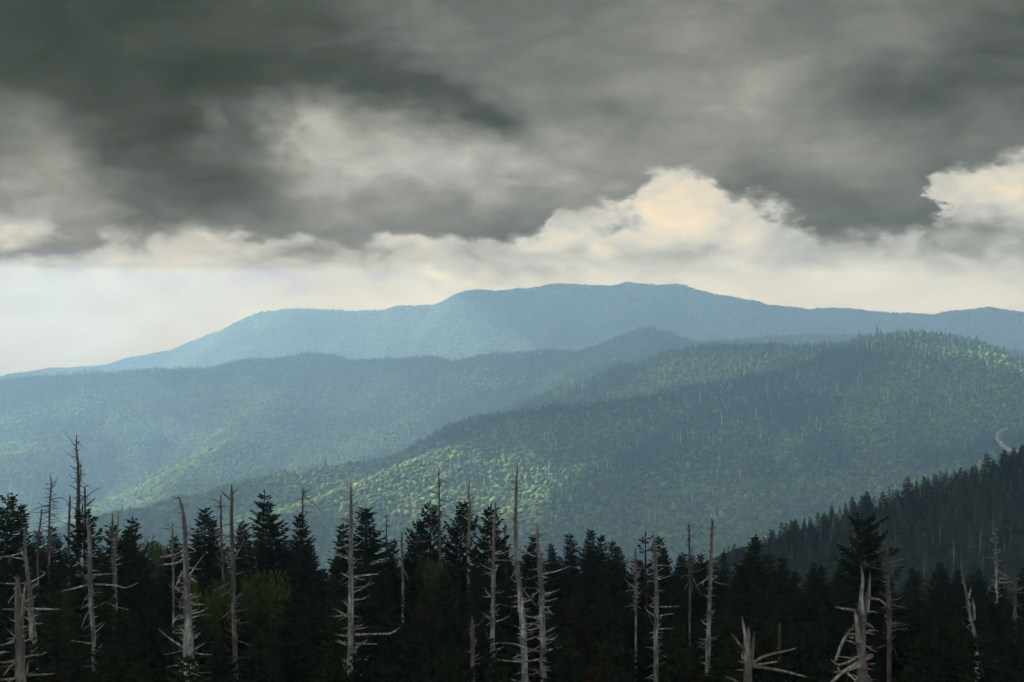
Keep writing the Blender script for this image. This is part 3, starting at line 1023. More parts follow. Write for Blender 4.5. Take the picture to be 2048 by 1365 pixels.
# ------------------------------------------------------------------ living spruces and firs (10 m high, scaled when placed)
def spruce_meshes(seed, base_r=2.0, bare=0.12, whorl=.27, per=(5, 8), gap=0.0, flag=0.0, taper=.80, lift=.5, twig_w=.036, twig_step=.082, tuft=1.0, tone=(1, 1, 1), irr=.18, top_dense=True, simple=False):
    r = np.random.default_rng(seed)
    H = 10.0
    V, F, C = [], [], []

    def blade(p, d, L, w, nrm, col):
        s = np.cross(d, nrm)
        s /= np.linalg.norm(s) + 1e-9
        b = len(V)
        m = p + d * L * .42
        V.extend((p, m + s * w, p + d * L, m - s * w))
        F.append((b, b + 1, b + 2, b + 3))
        C.extend((col * .85, col, col * 1.25, col))

    bend = r.normal(size=2) * .10

    def axis(z):
        t = z / H
        return np.array([bend[0] * t * t * 3 * .6, bend[1] * t * t * 3 * .6, z])

    z = H * bare
    greens = np.array([[.026, .044, .022], [.022, .040, .024], [.032, .048, .020], [.020, .034, .020]]) * np.array(tone)
    brown = np.array([.060, .040, .022]) * np.array(tone)
    secsize = r.uniform(1 - irr, 1 + irr, 40)
    while z < H * .985:
        t = (z / H - bare) / (1 - bare)
        L0 = base_r * (1 - t) ** taper * secsize[int(z * 1.5) % 40] + .10
        if t < .12:
            L0 *= .55 + 3.5 * t
        n = r.integers(*per)
        if t > .85:
            n = max(4, n - 1)
        ph = r.uniform(0, 6.28)
        for k in range(n):
            if r.uniform() < gap:
                continue
            a = ph + 2 * math.pi * k / n + r.normal() * .22
            L = L0 * r.uniform(.70, 1.18)
            if flag:
                L *= 1 + flag * math.cos(a)
                L = max(L, .10)
            el = lift * (t - .35) * 1.6 + r.normal() * .10
            el = max(-.35, min(.95, el))
            hd = np.array([math.cos(a), math.sin(a), 0])
            sd = np.array([-math.sin(a), math.cos(a), 0])
            p0 = axis(z + r.normal() * .05)
            curl = .16 + .12 * r.uniform()

            def P(u):
                return p0 + hd * (L * u * math.cos(el)) + np.array([0, 0, L * (u * math.sin(el) - .22 * u * (1 - t) + curl * u * u)])
            green = greens[r.integers(0, 4)] * r.uniform(.75, 1.3)
            if r.uniform() < .10 + .12 * t:
                green = green * .45 + brown * .55
            # spine
            e = P(.97)
            b = len(V)
            w = .012 + .012 * (1 - t)
            V.extend((p0 + [0, 0, w], p0 - [0, 0, w], e, p0 + sd * w, p0 - sd * w, e))
            F.append((b, b + 1, b + 2, b + 2))
            F.append((b + 3, b + 4, b + 5, b + 5))
            C.extend([np.array([.03, .025, .02])] * 6)
            step = twig_step * (1.0 if not simple else 2.4)
            m = max(3, int(L / step))
            for i in range(m):
                u = (.10 + .90 * (i + r.uniform(.2, .8)) / m)
                q = P(u)
                tl = min(.50, .50 * L * (1 - u) + .11 + .04 * L) * r.uniform(.7, 1.25) * tuft
                for sg in (-1, 1):
                    ang = r.uniform(.65, 1.05)
                    d = hd * math.cos(ang) + sd * sg * math.sin(ang) + np.array([0, 0, r.uniform(-.22, .34)])
                    d /= np.linalg.norm(d)
                    c = green * r.uniform(.8, 1.25)
                    ww = twig_w * r.uniform(.8, 1.3) * (1.0 if not simple else 1.7)
                    blade(q, d, tl, ww, np.array([0, 0, 1.]), c)
                    blade(q, d, tl * .92, ww * .8, sd, c)
                # sprigs above the branch keep it from being a flat fan
                if i % 2 == 0:
                    d = hd * .75 + np.array([0, 0, r.uniform(.35, .8)]) + sd * r.uniform(-.3, .3)
                    d /= np.linalg.norm(d)
                    blade(q, d, tl * .6, twig_w * .9, sd, green)
            blade(P(.9), (hd + np.array([0, 0, .35])) / 1.06, .20 * tuft, twig_w * .9, sd, green * 1.15)
            blade(P(.9), (hd + np.array([0, 0, .35])) / 1.06, .20 * tuft, twig_w * .9, np.array([0, 0, 1.]), green * 1.15)
        z += whorl * (1.15 - .45 * t) * r.uniform(.7, 1.3) * (1 + .9 * gap)
    # leader
    for k in range(5):
        a = r.uniform(0, 6.28)
        blade(axis(H * .975), np.array([math.cos(a) * .12, math.sin(a) * .12, .98]), .32, .03, np.array([math.cos(a), math.sin(a), 0]), greens[0] * 1.2)
    V, F, C = np.array(V), np.array(F), np.clip(np.array(C), .003, .4)
    bad = F[:, 2] == F[:, 3]
    crown = np_mesh('crown', V, [F[~bad], F[bad][:, :3]], tint=C, mats=(MAT_NEEDLE,))
    zs = np.linspace(-.6, H * .985, 12)
    trunk = tubes_mesh('trunk', [tube([axis(max(zz, 0)) + [0, 0, min(zz, 0)] for zz in zs], .155 * (1 - np.clip(zs / H, 0, 1)) ** .9 + .012, 8, 0, r, .06)], MAT_BARK)
    return trunk, crown


SPRUCE = {
    'dense': [spruce_meshes(s, base_r=2.7 + .2 * (s % 3), bare=.05, taper=1.0, irr=.16) for s in (1, 2, 3, 4)],
    'broad': [spruce_meshes(s, base_r=3.3, bare=.08, taper=.78, gap=.12, irr=.34, lift=.65, tuft=1.1) for s in (11, 12, 13)],
    'layered': [spruce_meshes(s, base_r=2.2, whorl=.42, gap=.08, irr=.30, lift=.25, bare=.15, taper=.95) for s in (21, 22)],
    'slender': [spruce_meshes(s, base_r=2.0, taper=1.05, bare=.08, irr=.22, gap=.06) for s in (31, 32, 33)],
    'flagged': [spruce_meshes(s, base_r=1.5, flag=.62, gap=.16, bare=.30, irr=.35, whorl=.33, taper=.6) for s in (41, 42)],
    'clubbed': [spruce_meshes(45, base_r=2.1, flag=.25, gap=.05, bare=.25, irr=.55, whorl=.26, taper=.55, lift=.3)],
    'sparse': [spruce_meshes(s, base_r=1.0, gap=.35, whorl=.45, irr=.4, bare=.25, taper=.5, tuft=.8) for s in (51,)],
    'fresh': [spruce_meshes(s, base_r=2.7, bare=.05, taper=1.0, irr=.16, tone=(1.45, 1.6, .95)) for s in (61, 62)],
    'rusty': [spruce_meshes(s, base_r=2.6, bare=.05, taper=1.0, irr=.18, tone=(1.6, 1.1, .9)) for s in (71, 72)],
}
TREES = []


def put_spruce(kind, i, loc, height, width, rot, label, group, name='spruce_tree'):
    tr, cr = SPRUCE[kind][i % len(SPRUCE[kind])]
    e = bpy.data.objects.new(name, None)
    COL.objects.link(e)
    e.location = loc
    e.empty_display_size = .5
    e.rotation_euler = (0, 0, rot)
    k = height / 10
    e.scale = (k * width, k * width, k)
    tag(e, label, 'tree', group)
    link_mesh('trunk', tr, e)
    link_mesh('crown', cr, e)
    TREES.append(e)
    return e


def spruce_at(px, py, Y, kind, i=0, width=1.0, label=None, group=None, rot=None):
    p = at(px, py, Y)
    g = float(f_near(np.array([p.x]), np.array([p.y]))[0])
    return put_spruce(kind, i, (p.x, p.y, g - .2), p.z - g + .2, width, rng.uniform(0, 6.28) if rot is None else rot, label, group)


G_SKY = 'dark spruces along the top of the near forest'
# photo place of the tip, distance, kind, mesh, width, label
SKYLINE = [
    (6, 988, 62, 'broad', 0, .8, 'dark spruce with a leaning flat top at the left edge of the picture'),
    (38, 1010, 66, 'slender', 0, 1.0, 'small pointed dark spruce beside the leaning one at the left edge'),
    (80, 1062, 74, 'dense', 0, 1.0, 'low dark spruce below the bare tree with fine drooping twigs'),
    (120, 1050, 76, 'dense', 2, 1.0, 'low dark spruce between the finely twigged dead tree and the tallest left snag'),
    (172, 1012, 50, 'broad', 1, .62, 'dark bushy spruce wrapped round the foot of the tall left snag'),
    (226, 1045, 58, 'dense', 1, .8, 'dark spruce with two thin grey dead stems in front of it'),
    (256, 1034, 66, 'slender', 1, 1.1, 'narrow dark spruce with a spiky tip right of the two thin dead stems'),
    (278, 1062, 62, 'broad', 2, .7, 'wide dark spruce reaching out to the right over the pale valley'),
    (345, 1075, 70, 'dense', 3, .9, 'dark spruce half hidden by the thick grey broken trunk'),
    (402, 1017, 66, 'dense', 0, 1.05, 'dark dome shaped spruce just right of the thick grey broken trunk'),
    (430, 1040, 74, 'slender', 2, 1.1, 'dark spruce behind the thin snag with one cross branch'),
    (482, 1040, 74, 'dense', 1, .9, 'dark spruce just right of the snag with a forked top'),
    (516, 980, 70, 'layered', 0, .95, 'tall layered spruce with clear steps of branches and open top'),
    (566, 1006, 64, 'dense', 2, 1.12, 'big dense spruce right of the layered one with a long sloping right side'),
    (604, 1030, 68, 'dense', 3, .9, 'dark spruce below the small snag with two twigs on the right'),
    (683, 1048, 62, 'slender', 0, 1.1, 'pointed dark spruce left of the straight snag with many cross twigs'),
    (734, 1019, 62, 'dense', 3, 1.15, 'big dense spruce just right of the straight snag with many cross twigs'),
    (782, 1078, 84, 'slender', 1, 1.0, 'small far dark spruce beside a thin distant snag'),
    (828, 1040, 62, 'broad', 0, .62, 'dark spruce with a limb stretched out far to the left'),
    (862, 1004, 62, 'broad', 1, .66, 'big ragged dark spruce left of the thin leaning snag'),
    (906, 1008, 63, 'broad', 2, .66, 'big ragged dark spruce right of the thin leaning snag'),
    (984, 1008, 58, 'dense', 1, .9, 'dark spruce behind the slim straight snag left of the tallest middle snag'),
    (1046, 1072, 60, 'dense', 2, .9, 'dark spruce between the two thick middle snags'),
    (1105, 1090, 78, 'dense', 0, .85, 'low rusty tipped spruce right of the two thick middle snags'),
    (1145, 1066, 80, 'slender', 1, 1.15, 'slim dark spruce standing alone against the hill, one of four small spires'),
    (1182, 1062, 80, 'dense', 3, .95, 'dark spruce with the widest skirt of the four small spires'),
    (1206, 1071, 82, 'slender', 2, 1.1, 'narrow dark spruce right of the widest small spire'),
    (1226, 1082, 78, 'rusty', 0, .95, 'brownish tipped spruce at the right end of the four small spires'),
    (1291, 1063, 60, 'sparse', 0, 1.0, 'thin ragged spruce with a nearly bare stem between two snags'),
    (1328, 1078, 64, 'dense', 2, .85, 'dark spruce behind the dead trunk with a hooked top'),
    (1362, 1112, 74, 'slender', 0, 1.0, 'small dark spruce below the dead tree with hanging twigs'),
    (1404, 1106, 68, 'dense', 1, .8, 'dark spruce just left of the straight flat topped snag'),
    (1505, 1074, 66, 'dense', 0, 1.0, 'dark pointed spruce rising over the foot of the right hand slope'),
    (1563, 1112, 62, 'rusty', 0, 1.0, 'brown tinted spruce right of the pointed one below the slope'),
    (1640, 1134, 66, 'dense', 3, .9, 'low dark spruce left of the tall wind bent spruce'),
    (1727, 1026, 52, 'clubbed', 0, .62, 'tall dark wind bent spruce with a clubbed top over the twisted grey trunk'),
    (1700, 1120, 60, 'broad', 2, .55, 'dark bushy spruce pressed against the left of the tall wind bent one'),
    (1830, 1196, 62, 'dense', 1, .9, 'dark spruce between the branchy right snag and the curved bare stem'),
    (1890, 1188, 70, 'dense', 2, .8, 'dark spruce left of the curved bare stem'),
    (1986, 1178, 70, 'dense', 0, .9, 'dark spruce at the foot of the tall thin snag near the right edge'),
    (2040, 1170, 66, 'dense', 3, .9, 'dark spruce at the right edge beside a short broken snag'),
]
for (px, py, Y, kind, i, w, lab) in SKYLINE:
    spruce_at(px, py, Y, kind, i, w * 1.14, lab, G_SKY)

G_CREST = 'spruces along the crest of the right hand slope'
CREST = [(1734, 982, 1.25, 'dense'), (1707, 997, 1.0, 'slender'), (1664, 1010, 1.1, 'slender'), (1649, 1026, 1.1, 'dense'), (1621, 1043, 1.1, 'dense'), (1608, 1036, 1.0, 'slender'), (1590, 1039, 1.2, 'dense'),
         (1576, 1059, 1.0, 'dense'), (1559, 1061, 1.0, 'slender'), (1544, 1063, 1.1, 'slender'), (1511, 1066, 1.0, 'dense'), (1484, 1093, 1.1, 'dense'), (1473, 1101, 1.0, 'slender'), (1459, 1104, 1.0, 'slender'), (1438, 1119, .9, 'slender'),
         (1763, 983, 1.2, 'flagged'), (1796, 987, 1.0, 'dense'), (1813, 951, 1.2, 'layered'), (1833, 963, 1.0, 'slender'), (1856, 952, 1.0, 'layered'), (1871, 945, 1.1, 'layered'), (1887, 948, 1.3, 'flagged'),
         (1912, 945, 1.0, 'dense'), (1930, 940, 1.0, 'dense'), (1949, 926, .9, 'layered'), (1971, 907, 1.4, 'flagged'), (1990, 918, 1.0, 'dense'), (2009, 899, 1.2, 'dense'), (2028, 894, 1.2, 'dense'), (2046, 888, 1.2, 'dense'), (2070, 880, 1.2, 'dense'), (2095, 870, 1.2, 'dense')]
CREST_LABEL = {1734: 'tall broad spruce with a square dark body on the crest of the right hand slope', 1763: 'one sided wind swept spruce on the slope crest beside the tall broad one', 1813: 'tall spruce with open steps of branches on the crest of the right slope',
               1887: 'wind swept spruce leaning to the right on the slope crest, right of two upright ones', 1971: 'spreading wind swept spruce at the high right end of the slope crest', 1664: 'tallest slim spruce half way down the slope crest', 1438: 'small slim spruce at the low left end of the slope crest'}
cl = S_LINE
for i, (px, py, w, kind) in enumerate(CREST):
    u, v = uv(px, py)
    # where the sight line passes over the crest
    Yc = np.interp(u, cl[::-1, 0] / cl[::-1, 1], cl[::-1, 1])
    x = u * Yc
    g = float(f_near(np.array([x]), np.array([Yc]))[0])
    h = v * Yc - g
    put_spruce(kind, i, (x, Yc, g - .4), max(2.6, h + .3), w * 1.35, rng.uniform(-.5, .5) if kind == 'flagged' else rng.uniform(0, 6.28),
               CREST_LABEL.get(px, 'small dark spruce in the row along the crest of the right hand slope'), G_CREST)


# ------------------------------------------------------------------ broadleaf bushes
def leafy_meshes(seed, col, H=5.0, W=2.0, n=5200):
    r = np.random.default_rng(seed)
    cen = []
    for _ in range(26):
        a, q = r.uniform(0, 6.28), math.sqrt(r.uniform(0, 1))
        z = H * (.40 + .52 * r.uniform() ** .8)
        k = math.sqrt(max(.05, 1 - ((z - H * .55) / (H * .52)) ** 2))
        cen.append((math.cos(a) * q * W * k, math.sin(a) * q * W * k, z, r.uniform(.30, .62), r.uniform(.75, 1.3)))
    V, F, C = [], [], []
    for k in range(n):
        cx, cy_, cz, cr, ct = cen[r.integers(0, len(cen))]
        d = r.normal(size=3)
        d[2] = d[2] * .8 + .25
        d /= np.linalg.norm(d)
        p = np.array([cx, cy_, cz]) + d * cr * r.uniform(.55, 1.1)
        a = r.normal(size=3) + d * .3 + np.array([0, 0, .6])
        a /= np.linalg.norm(a)
        s = np.cross(a, r.normal(size=3))
        s /= np.linalg.norm(s)
        L, w = r.uniform(.08, .15), r.uniform(.022, .04)
        b = len(V)
        V.extend((p, p + a * L * .5 + s * w, p + a * L, p + a * L * .5 - s * w))
        F.append((b, b + 1, b + 2, b + 3))
        C.extend([np.array(col) * ct * r.uniform(.75, 1.3)] * 4)
    crown = np_mesh('crown', np.array(V), np.array(F), tint=np.clip(np.array(C), .004, .3), mats=(MAT_LEAF,))
    parts = [tube([(0, 0, -.5), (.05, 0, H * .3), (0, .05, H * .6)], [.09, .07, .03], 7)]
    for c in cen[:12]:
        q = np.array(c[:3])
        parts.append(tube([(0, 0, H * .25), q * .55 + np.array([0, 0, H * .1]), q], [.045, .03, .012], 5))
    return tubes_mesh('trunk', parts, MAT_BARK), crown


LEAFY = [leafy_meshes(81, (.024, .034, .008)), leafy_meshes(82, (.019, .029, .008))]
for px, py, Y, i, w, lab in ((424, 1160, 50, 0, .66, 'yellow green leafy bush just right of the thick grey broken trunk'),
                             (520, 1150, 52, 0, .72, 'brighter yellow green leafy tree right of the snag with a forked top'),
                             (474, 1156, 51, 1, .6, 'yellow green leafy bush behind the lower stem of the snag with a forked top'),
                             (322, 1086, 76, 0, .9, 'sunlit yellow green leafy tree showing behind the thick grey broken trunk'),
                             (872, 1122, 58, 1, .7, 'dull green leafy bush below the two big ragged spruces'),
                             (1850, 1176, 170, 0, 1.6, 'small light green leafy tree at the bottom of the right hand slope')):
    p = at(px, py, Y)
    g = float(f_near(np.array([p.x]), np.array([p.y]))[0])
    e = bpy.data.objects.new('leafy_tree', None)
    COL.objects.link(e)
    e.location = (p.x, p.y, g)
    k = (p.z - g) / 4.9
    e.scale = (min(k, .9) * w, min(k, .9) * w, k)
    e.rotation_euler = (0, 0, px)
    tag(e, lab, 'tree', 'yellow green leafy trees among the spruces')
    link_mesh('trunk', LEAFY[i][0], e)
    link_mesh('crown', LEAFY[i][1], e)

# ------------------------------------------------------------------ dead standing trees
SNAGS = []
G_SNAG = 'bare dead trees standing in the near forest'


def snag(label, Y, stem, n=20, size=1.0, mat=None, seed=0, extra=(), limbs=(), lo=0.05, hi=1.0, jag=.10, fine=0, down=False, long_share=.10):
    """stem: [(px, py, width px)] from the broken top down; limbs: further stems that rise from it; extra: branches drawn one by one"""
    r = np.random.default_rng(seed + 1000)
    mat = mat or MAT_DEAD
    s = Y / FPX
    pts = [np.array(at(px, py, Y)) for px, py, _ in stem]
    rad = [w * s * .42 for _, _, w in stem]
    g = float(f_near(np.array([pts[-1][0]]), np.array([pts[-1][1]]))[0])
    if pts[-1][2] > g:
        pts.append(np.array([pts[-1][0] + (pts[-1][0] - pts[-2][0]) * .2, pts[-1][1], g - .3]))
        rad.append(rad[-1] * 1.25)
    base = pts[-1].copy()
    base[2] = g
    e = bpy.data.objects.new('dead_tree', None)
    COL.objects.link(e)
    e.location = base
    e.empty_display_size = .5
    tag(e, label, 'dead tree', G_SNAG)

    def dense(P_, R_, step=.22, wob=.35):
        d = np.concatenate([[0], np.cumsum([np.linalg.norm(b - a) for a, b in zip(P_[:-1], P_[1:])])])
        m = max(6, int(d[-1] / step))
        t = np.linspace(0, d[-1], m)
        Q = np.stack([np.interp(t, d, [p[i] for p in P_]) for i in range(3)], -1)
        if m > 12:      # round the corners
            Q[1:-1] = (Q[:-2] + 2 * Q[1:-1] + Q[2:]) / 4
        Rr = np.interp(t, d, R_) * (1 + r.normal(size=m) * .05)
        Q[1:-1, 0] += r.normal(size=m - 2) * Rr[1:-1] * .10 * wob
        Q[1:-1, 1] += r.normal(size=m - 2) * Rr[1:-1] * .10 * wob
        return Q, Rr

    Q, Rr = dense(pts[::-1], rad[::-1])
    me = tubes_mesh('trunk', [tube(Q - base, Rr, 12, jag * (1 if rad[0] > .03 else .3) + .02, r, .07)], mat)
    link_mesh('trunk', me, e)
    for lm in limbs:
        LP = [np.array(at(px, py, Y + lm[1])) for px, py, _ in lm[0]]
        q, rr = dense(LP[::-1], [w * s / 2 for _, _, w in lm[0]][::-1], .12)
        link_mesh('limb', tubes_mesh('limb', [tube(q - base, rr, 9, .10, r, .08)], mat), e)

    def branch(p0, d, L, w, kink=.25, fork=False):
        m = 7
        P_, p = [p0], p0.copy()
        dd = d.copy()
        bend = r.normal(size=3) * kink * .5
        for k in range(m):
            dd = dd + bend / m + np.array([0, 0, (.10 if not down else -.12)]) / m * 1.5 + r.normal(size=3) * .07
            dd /= np.linalg.norm(dd)
            p = p + dd * L / m
            P_.append(p.copy())
        W = w * (1 - np.linspace(0, 1, m + 1) ** 1.2 * .75)
        parts = [tube(np.array(P_) - base, W, 6, 0, r, .05)]
        if fork:
            for _ in range(fork):
                k = r.integers(2, m)
                d2 = dd + r.normal(size=3) * .7
                d2 /= np.linalg.norm(d2)
                l2 = L * r.uniform(.2, .45)
                parts.append(tube(np.array([P_[k], P_[k] + d2 * l2 * .5 + [0, 0, .02], P_[k] + d2 * l2 + [0, 0, -.05 if down else .04]]) - base, [W[k] * .6, W[k] * .45, W[k] * .2], 5))
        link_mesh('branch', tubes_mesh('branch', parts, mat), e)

    y_top, y_bot = stem[0][1], min(stem[-1][1], 1372)
    sy = [p[1] for p in stem]
    for k in range(n):
        f = lo + (hi - lo) * min(1, max(0, (k + r.normal() * 1.6 + .5) / n))
        if r.uniform() < .12:
            continue
        py = y_top + (y_bot - y_top) * f
        px = np.interp(py, sy, [p[0] for p in stem])
        w = np.interp(py, sy, [p[2] for p in stem])
        q = r.uniform()
        Lpx = (r.uniform(5, 14) if q < .5 else r.uniform(14, 30) if q < 1 - long_share else r.uniform(30, 58)) * size * (.45 + .65 * min(1, f * 2.2))
        a = r.uniform(-1.15, 1.15) + (math.pi if k % 2 else 0)
        el = r.normal() * .38 + .08
        d = np.array([math.cos(a) * math.cos(el), math.sin(a) * math.cos(el) * .8, math.sin(el)])
        p0 = np.array(at(px, py, Y)) + np.array([d[0], d[1], 0]) * w * s * .30
        branch(p0, d, (Lpx + w * .4) * s, max(1.3, min(3.0, .16 * w + .04 * Lpx)) * s * .62, .5, 1 if Lpx > 26 and r.uniform() < .5 else 0)
    for k in range(fine):       # long fine twigs of a freshly dead tree
        f = .10 + .86 * (k + r.uniform()) / fine
        py = y_top + (y_bot - y_top) * f
        px = np.interp(py, sy, [p[0] for p in stem])
        a = r.uniform(-.9, .9) + (math.pi if k % 2 else 0)
        el = r.uniform(-.05, .5) - .5 * f
        d = np.array([math.cos(a) * math.cos(el), math.sin(a) * math.cos(el), math.sin(el)])
        branch(np.array(at(px, py, Y)), d, r.uniform(14, 46) * size * (.4 + .6 * f) * s, 1.5 * s * .6, .9, 3)
    for k in range(int(n * 1.3)):       # broken twig ends, thin as fingers
        f = lo + (hi - lo) * r.uniform()
        py = y_top + (y_bot - y_top) * f
        px = np.interp(py, sy, [p[0] for p in stem])
        w = np.interp(py, sy, [p[2] for p in stem])
        a, el = r.uniform(0, 6.28), r.normal() * .5 + .1
        d = np.array([math.cos(a) * math.cos(el), math.sin(a) * math.cos(el), math.sin(el)])
        branch(np.array(at(px, py, Y)) + d * w * s * .3, d, (w * .5 + r.exponential(11)) * s, 1.25 * s * .6, .9, 1 if r.uniform() < .4 else 0)
    for path in extra:
        w0 = path[0]
        dep = path[1]
        B = [np.array(at(px, py, Y + dep * i / max(1, len(path) - 3))) for i, (px, py) in enumerate(path[2:])]
        Bq, Wq = dense(B, np.linspace(w0, w0 * .45, len(B)) * s / 2, .08, .8)
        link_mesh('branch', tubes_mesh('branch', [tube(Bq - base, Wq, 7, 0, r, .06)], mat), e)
    SNAGS.append((label, stem, Y))
    return e


snag('tallest dark snag of the left side with a kinked thin top', 55, [(153.5, 871, 2), (152.5, 893, 3), (153, 908, 3.4), (156, 917, 4.5), (156.5, 945, 6.5), (157, 980, 8), (156.5, 1010, 9), (156, 1040, 10), (156, 1120, 11)], 34, .75, MAT_DEAD_GREY, 1,
     extra=[(3, -.3, (157, 970), (168, 975), (178, 970)), (3, .3, (155, 980), (147, 975), (138, 970)), (2.6, .2, (155, 940), (147, 935), (139, 931)), (3.4, .1, (159, 975), (161, 950), (162, 930))], hi=.62)
snag('grey snag with a short fork close against the tallest left snag', 54, [(169.5, 979, 4.5), (170.5, 1000, 5), (170, 1034, 5), (170, 1090, 6)], 10, .9, MAT_DEAD_GREY, 2, extra=[(3, .2, (171, 1012), (182, 1003), (191, 996)), (2, .1, (170, 1014), (185, 1012), (197, 1013))], hi=.5)
snag('pale broken trunk with level arms below the tallest left snag', 44, [(175.5, 1051, 6), (179, 1062, 9), (180.5, 1110, 10.5), (180.5, 1158, 11.5), (182, 1216, 12), (187, 1270, 10), (189, 1350, 9)], 26, .9, MAT_DEAD, 3, jag=.16,
     extra=[(4, .3, (186, 1168), (210, 1170), (232, 1171), (248, 1177), (262, 1173), (276, 1166)), (4.5, -.4, (178, 1169), (150, 1177), (119, 1184)), (3, .2, (186, 1150), (208, 1149), (230, 1148)), (2.6, -.3, (178, 1123), (160, 1127), (145, 1133)), (3, .5, (200, 1211), (211, 1204), (232, 1214), (257, 1220))])
snag('bare dead tree with many fine drooping twigs near the left edge', 66, [(100, 950, 1.6), (103.5, 962, 2.4), (101, 988, 3.6), (99, 1025, 4.6), (98.5, 1058, 5), (98, 1110, 6)], 4, .8, MAT_DEAD_GREY, 4, fine=46, down=True,
     extra=[(1.8, .1, (102, 978), (110, 968), (115, 956)), (1.8, .4, (100, 1000), (122, 995), (136, 1003), (139, 1016)), (1.8, -.3, (100, 1010), (85, 1012), (76, 1006)), (2, .3, (98, 1026), (78, 1026), (60, 1024))], hi=.7)
snag('short plain grey snag between the fine twigged dead tree and the tallest left snag', 64, [(140, 992, 3), (140, 1005, 4.6), (138.5, 1030, 5), (138, 1056, 5.4), (137, 1110, 6)], 8, .55, MAT_DEAD_GREY, 5, hi=.6)
snag('short leaning grey snag below the fine drooping twigs', 60, [(83.3, 1019, 2.4), (82, 1040, 3.6), (77, 1068, 4.4), (75, 1100, 5)], 5, .6, MAT_DEAD_GREY, 6, hi=.7, extra=[(1.8, .2, (82, 1027), (95, 1026), (112, 1029))])
snag('leaning grey trunk with long level branches near the lower left corner', 38, [(49, 1063, 4), (50, 1078, 6), (49, 1100, 7), (56, 1148, 10), (62, 1216, 13), (67, 1294, 16), (72, 1365, 17)], 24, 1.0, MAT_DEAD, 7, jag=.15,
     extra=[(3.5, -.3, (47, 1104), (28, 1111), (0, 1115)), (3, .2, (47, 1118), (36, 1117), (20, 1114)), (3.5, .3, (61, 1165), (80, 1155), (92, 1147), (81, 1142)), (3, .3, (62, 1176), (72, 1171), (78, 1165)), (3.5, -.3, (57, 1167), (30, 1168), (0, 1167))])
snag('thick splintered grey trunk at the lower left corner with level dead arms', 26, [(35, 1154, 1.6), (36.5, 1166, 4), (37, 1172, 14), (37, 1195, 18), (38.5, 1236, 20), (40, 1294, 22), (42, 1365, 25)], 20, 1.0, MAT_DEAD_RUST, 8, jag=.20,
     limbs=[([(50, 1168, 2), (49, 1180, 4), (47, 1200, 6), (45, 1230, 8)], -.08), ([(31, 1168, 2), (32, 1185, 5), (34, 1215, 7)], .08)],
     extra=[(6, .4, (46, 1219), (70, 1218), (95, 1219), (119, 1219)), (5, -.4, (30, 1220), (18, 1219), (4, 1219)), (5, .5, (50, 1314), (68, 1310), (80, 1311), (92, 1305)), (5.5, .6, (54, 1351), (80, 1350), (108, 1348)), (6, -.6, (30, 1283), (15, 1288), (-4, 1292)), (6, -.5, (33, 1323), (20, 1334), (8, 1350)), (6, -.7, (30, 1322), (12, 1325), (-6, 1325)), (6, -.5, (30, 1357), (14, 1359), (-8, 1361)), (4.5, .6, (46, 1206), (52, 1201), (64, 1196), (72, 1195)), (3.5, .2, (31, 1188), (24, 1195), (16, 1207)), (6, -.6, (0, 1307), (8, 1305), (18, 1304)), (4, .3, (54, 1345), (56, 1325), (68, 1320))])
snag('thick pale grey trunk with a broken bent top and ragged bark', 33, [(357, 994, 2), (361, 999, 5), (364, 1012, 7), (367, 1025, 8), (370, 1065, 10), (372, 1114, 13), (371.5, 1158, 16), (375, 1220, 20), (376, 1283, 24), (379, 1365, 27)], 46, 1.0, MAT_DEAD, 9, jag=.12,
     extra=[(3, .2, (361, 997), (352, 996), (343, 993)), (2.6, .2, (363, 1027), (345, 1026), (327, 1027)), (3, .4, (374, 1070), (398, 1066), (418, 1064)), (4, -.3, (365, 1123), (345, 1128), (318, 1131)), (5, .4, (378, 1203), (388, 1210), (409, 1209)), (6, .2, (377, 1154), (386, 1160), (394, 1166)), (5, -.5, (372, 1298), (350, 1285), (332, 1272), (316, 1258)), (4, .4, (382, 1228), (402, 1224), (416, 1216)), (7, .3, (388, 1277), (394, 1271), (400, 1267)), (5, .4, (386, 1300), (398, 1294), (409, 1287)), (6, .4, (388, 1345), (396, 1337), (401, 1331)), (5, -.2, (367, 1230), (355, 1233), (348, 1242), (344, 1250)), (4, -.3, (366, 1176), (352, 1177), (342, 1177)), (3, -.2, (366, 1148), (360, 1156), (353, 1170), (349, 1180))])
snag('grey snag with a forked top rising over the yellow green bushes', 44, [(463.5, 970, 3), (463.5, 983, 6), (464, 1000, 7.5), (463, 1018, 8), (463.5, 1065, 8.5), (466, 1114, 9.5), (466.6, 1189, 11), (468, 1251, 11), (471, 1314, 11), (472, 1365, 12)], 40, .75, MAT_DEAD_GREY, 10,
     extra=[(4.5, .2, (461, 1000), (452, 992), (443, 983)), (3, -.2, (465, 988), (472, 981), (475, 979)), (3.4, .3, (461, 1074), (440, 1070), (427, 1071)), (4, .3, (470, 1114), (478, 1100), (487, 1085)), (3, .3, (460, 1118), (445, 1120), (435, 1131)), (3.5, .4, (470, 1223), (485, 1221), (498, 1219)), (2.6, .4, (472, 1246), (488, 1246), (504, 1244)), (4, .2, (472, 1150), (480, 1146), (488, 1144)), (2.6, .2, (468, 1093), (484, 1093), (497, 1093))])
snag('thin grey snag with a cross branch left of the forked top snag', 62, [(441.7, 991, 2), (441.7, 1010, 4), (442, 1040, 4.6), (443, 1080, 5), (445, 1127, 5.4), (447, 1160, 6)], 26, .6, MAT_DEAD_GREY, 11, extra=[(2.2, .2, (441, 1014), (432, 1014), (424, 1013)), (2, -.2, (442, 1014), (448, 1013), (451, 1014))])
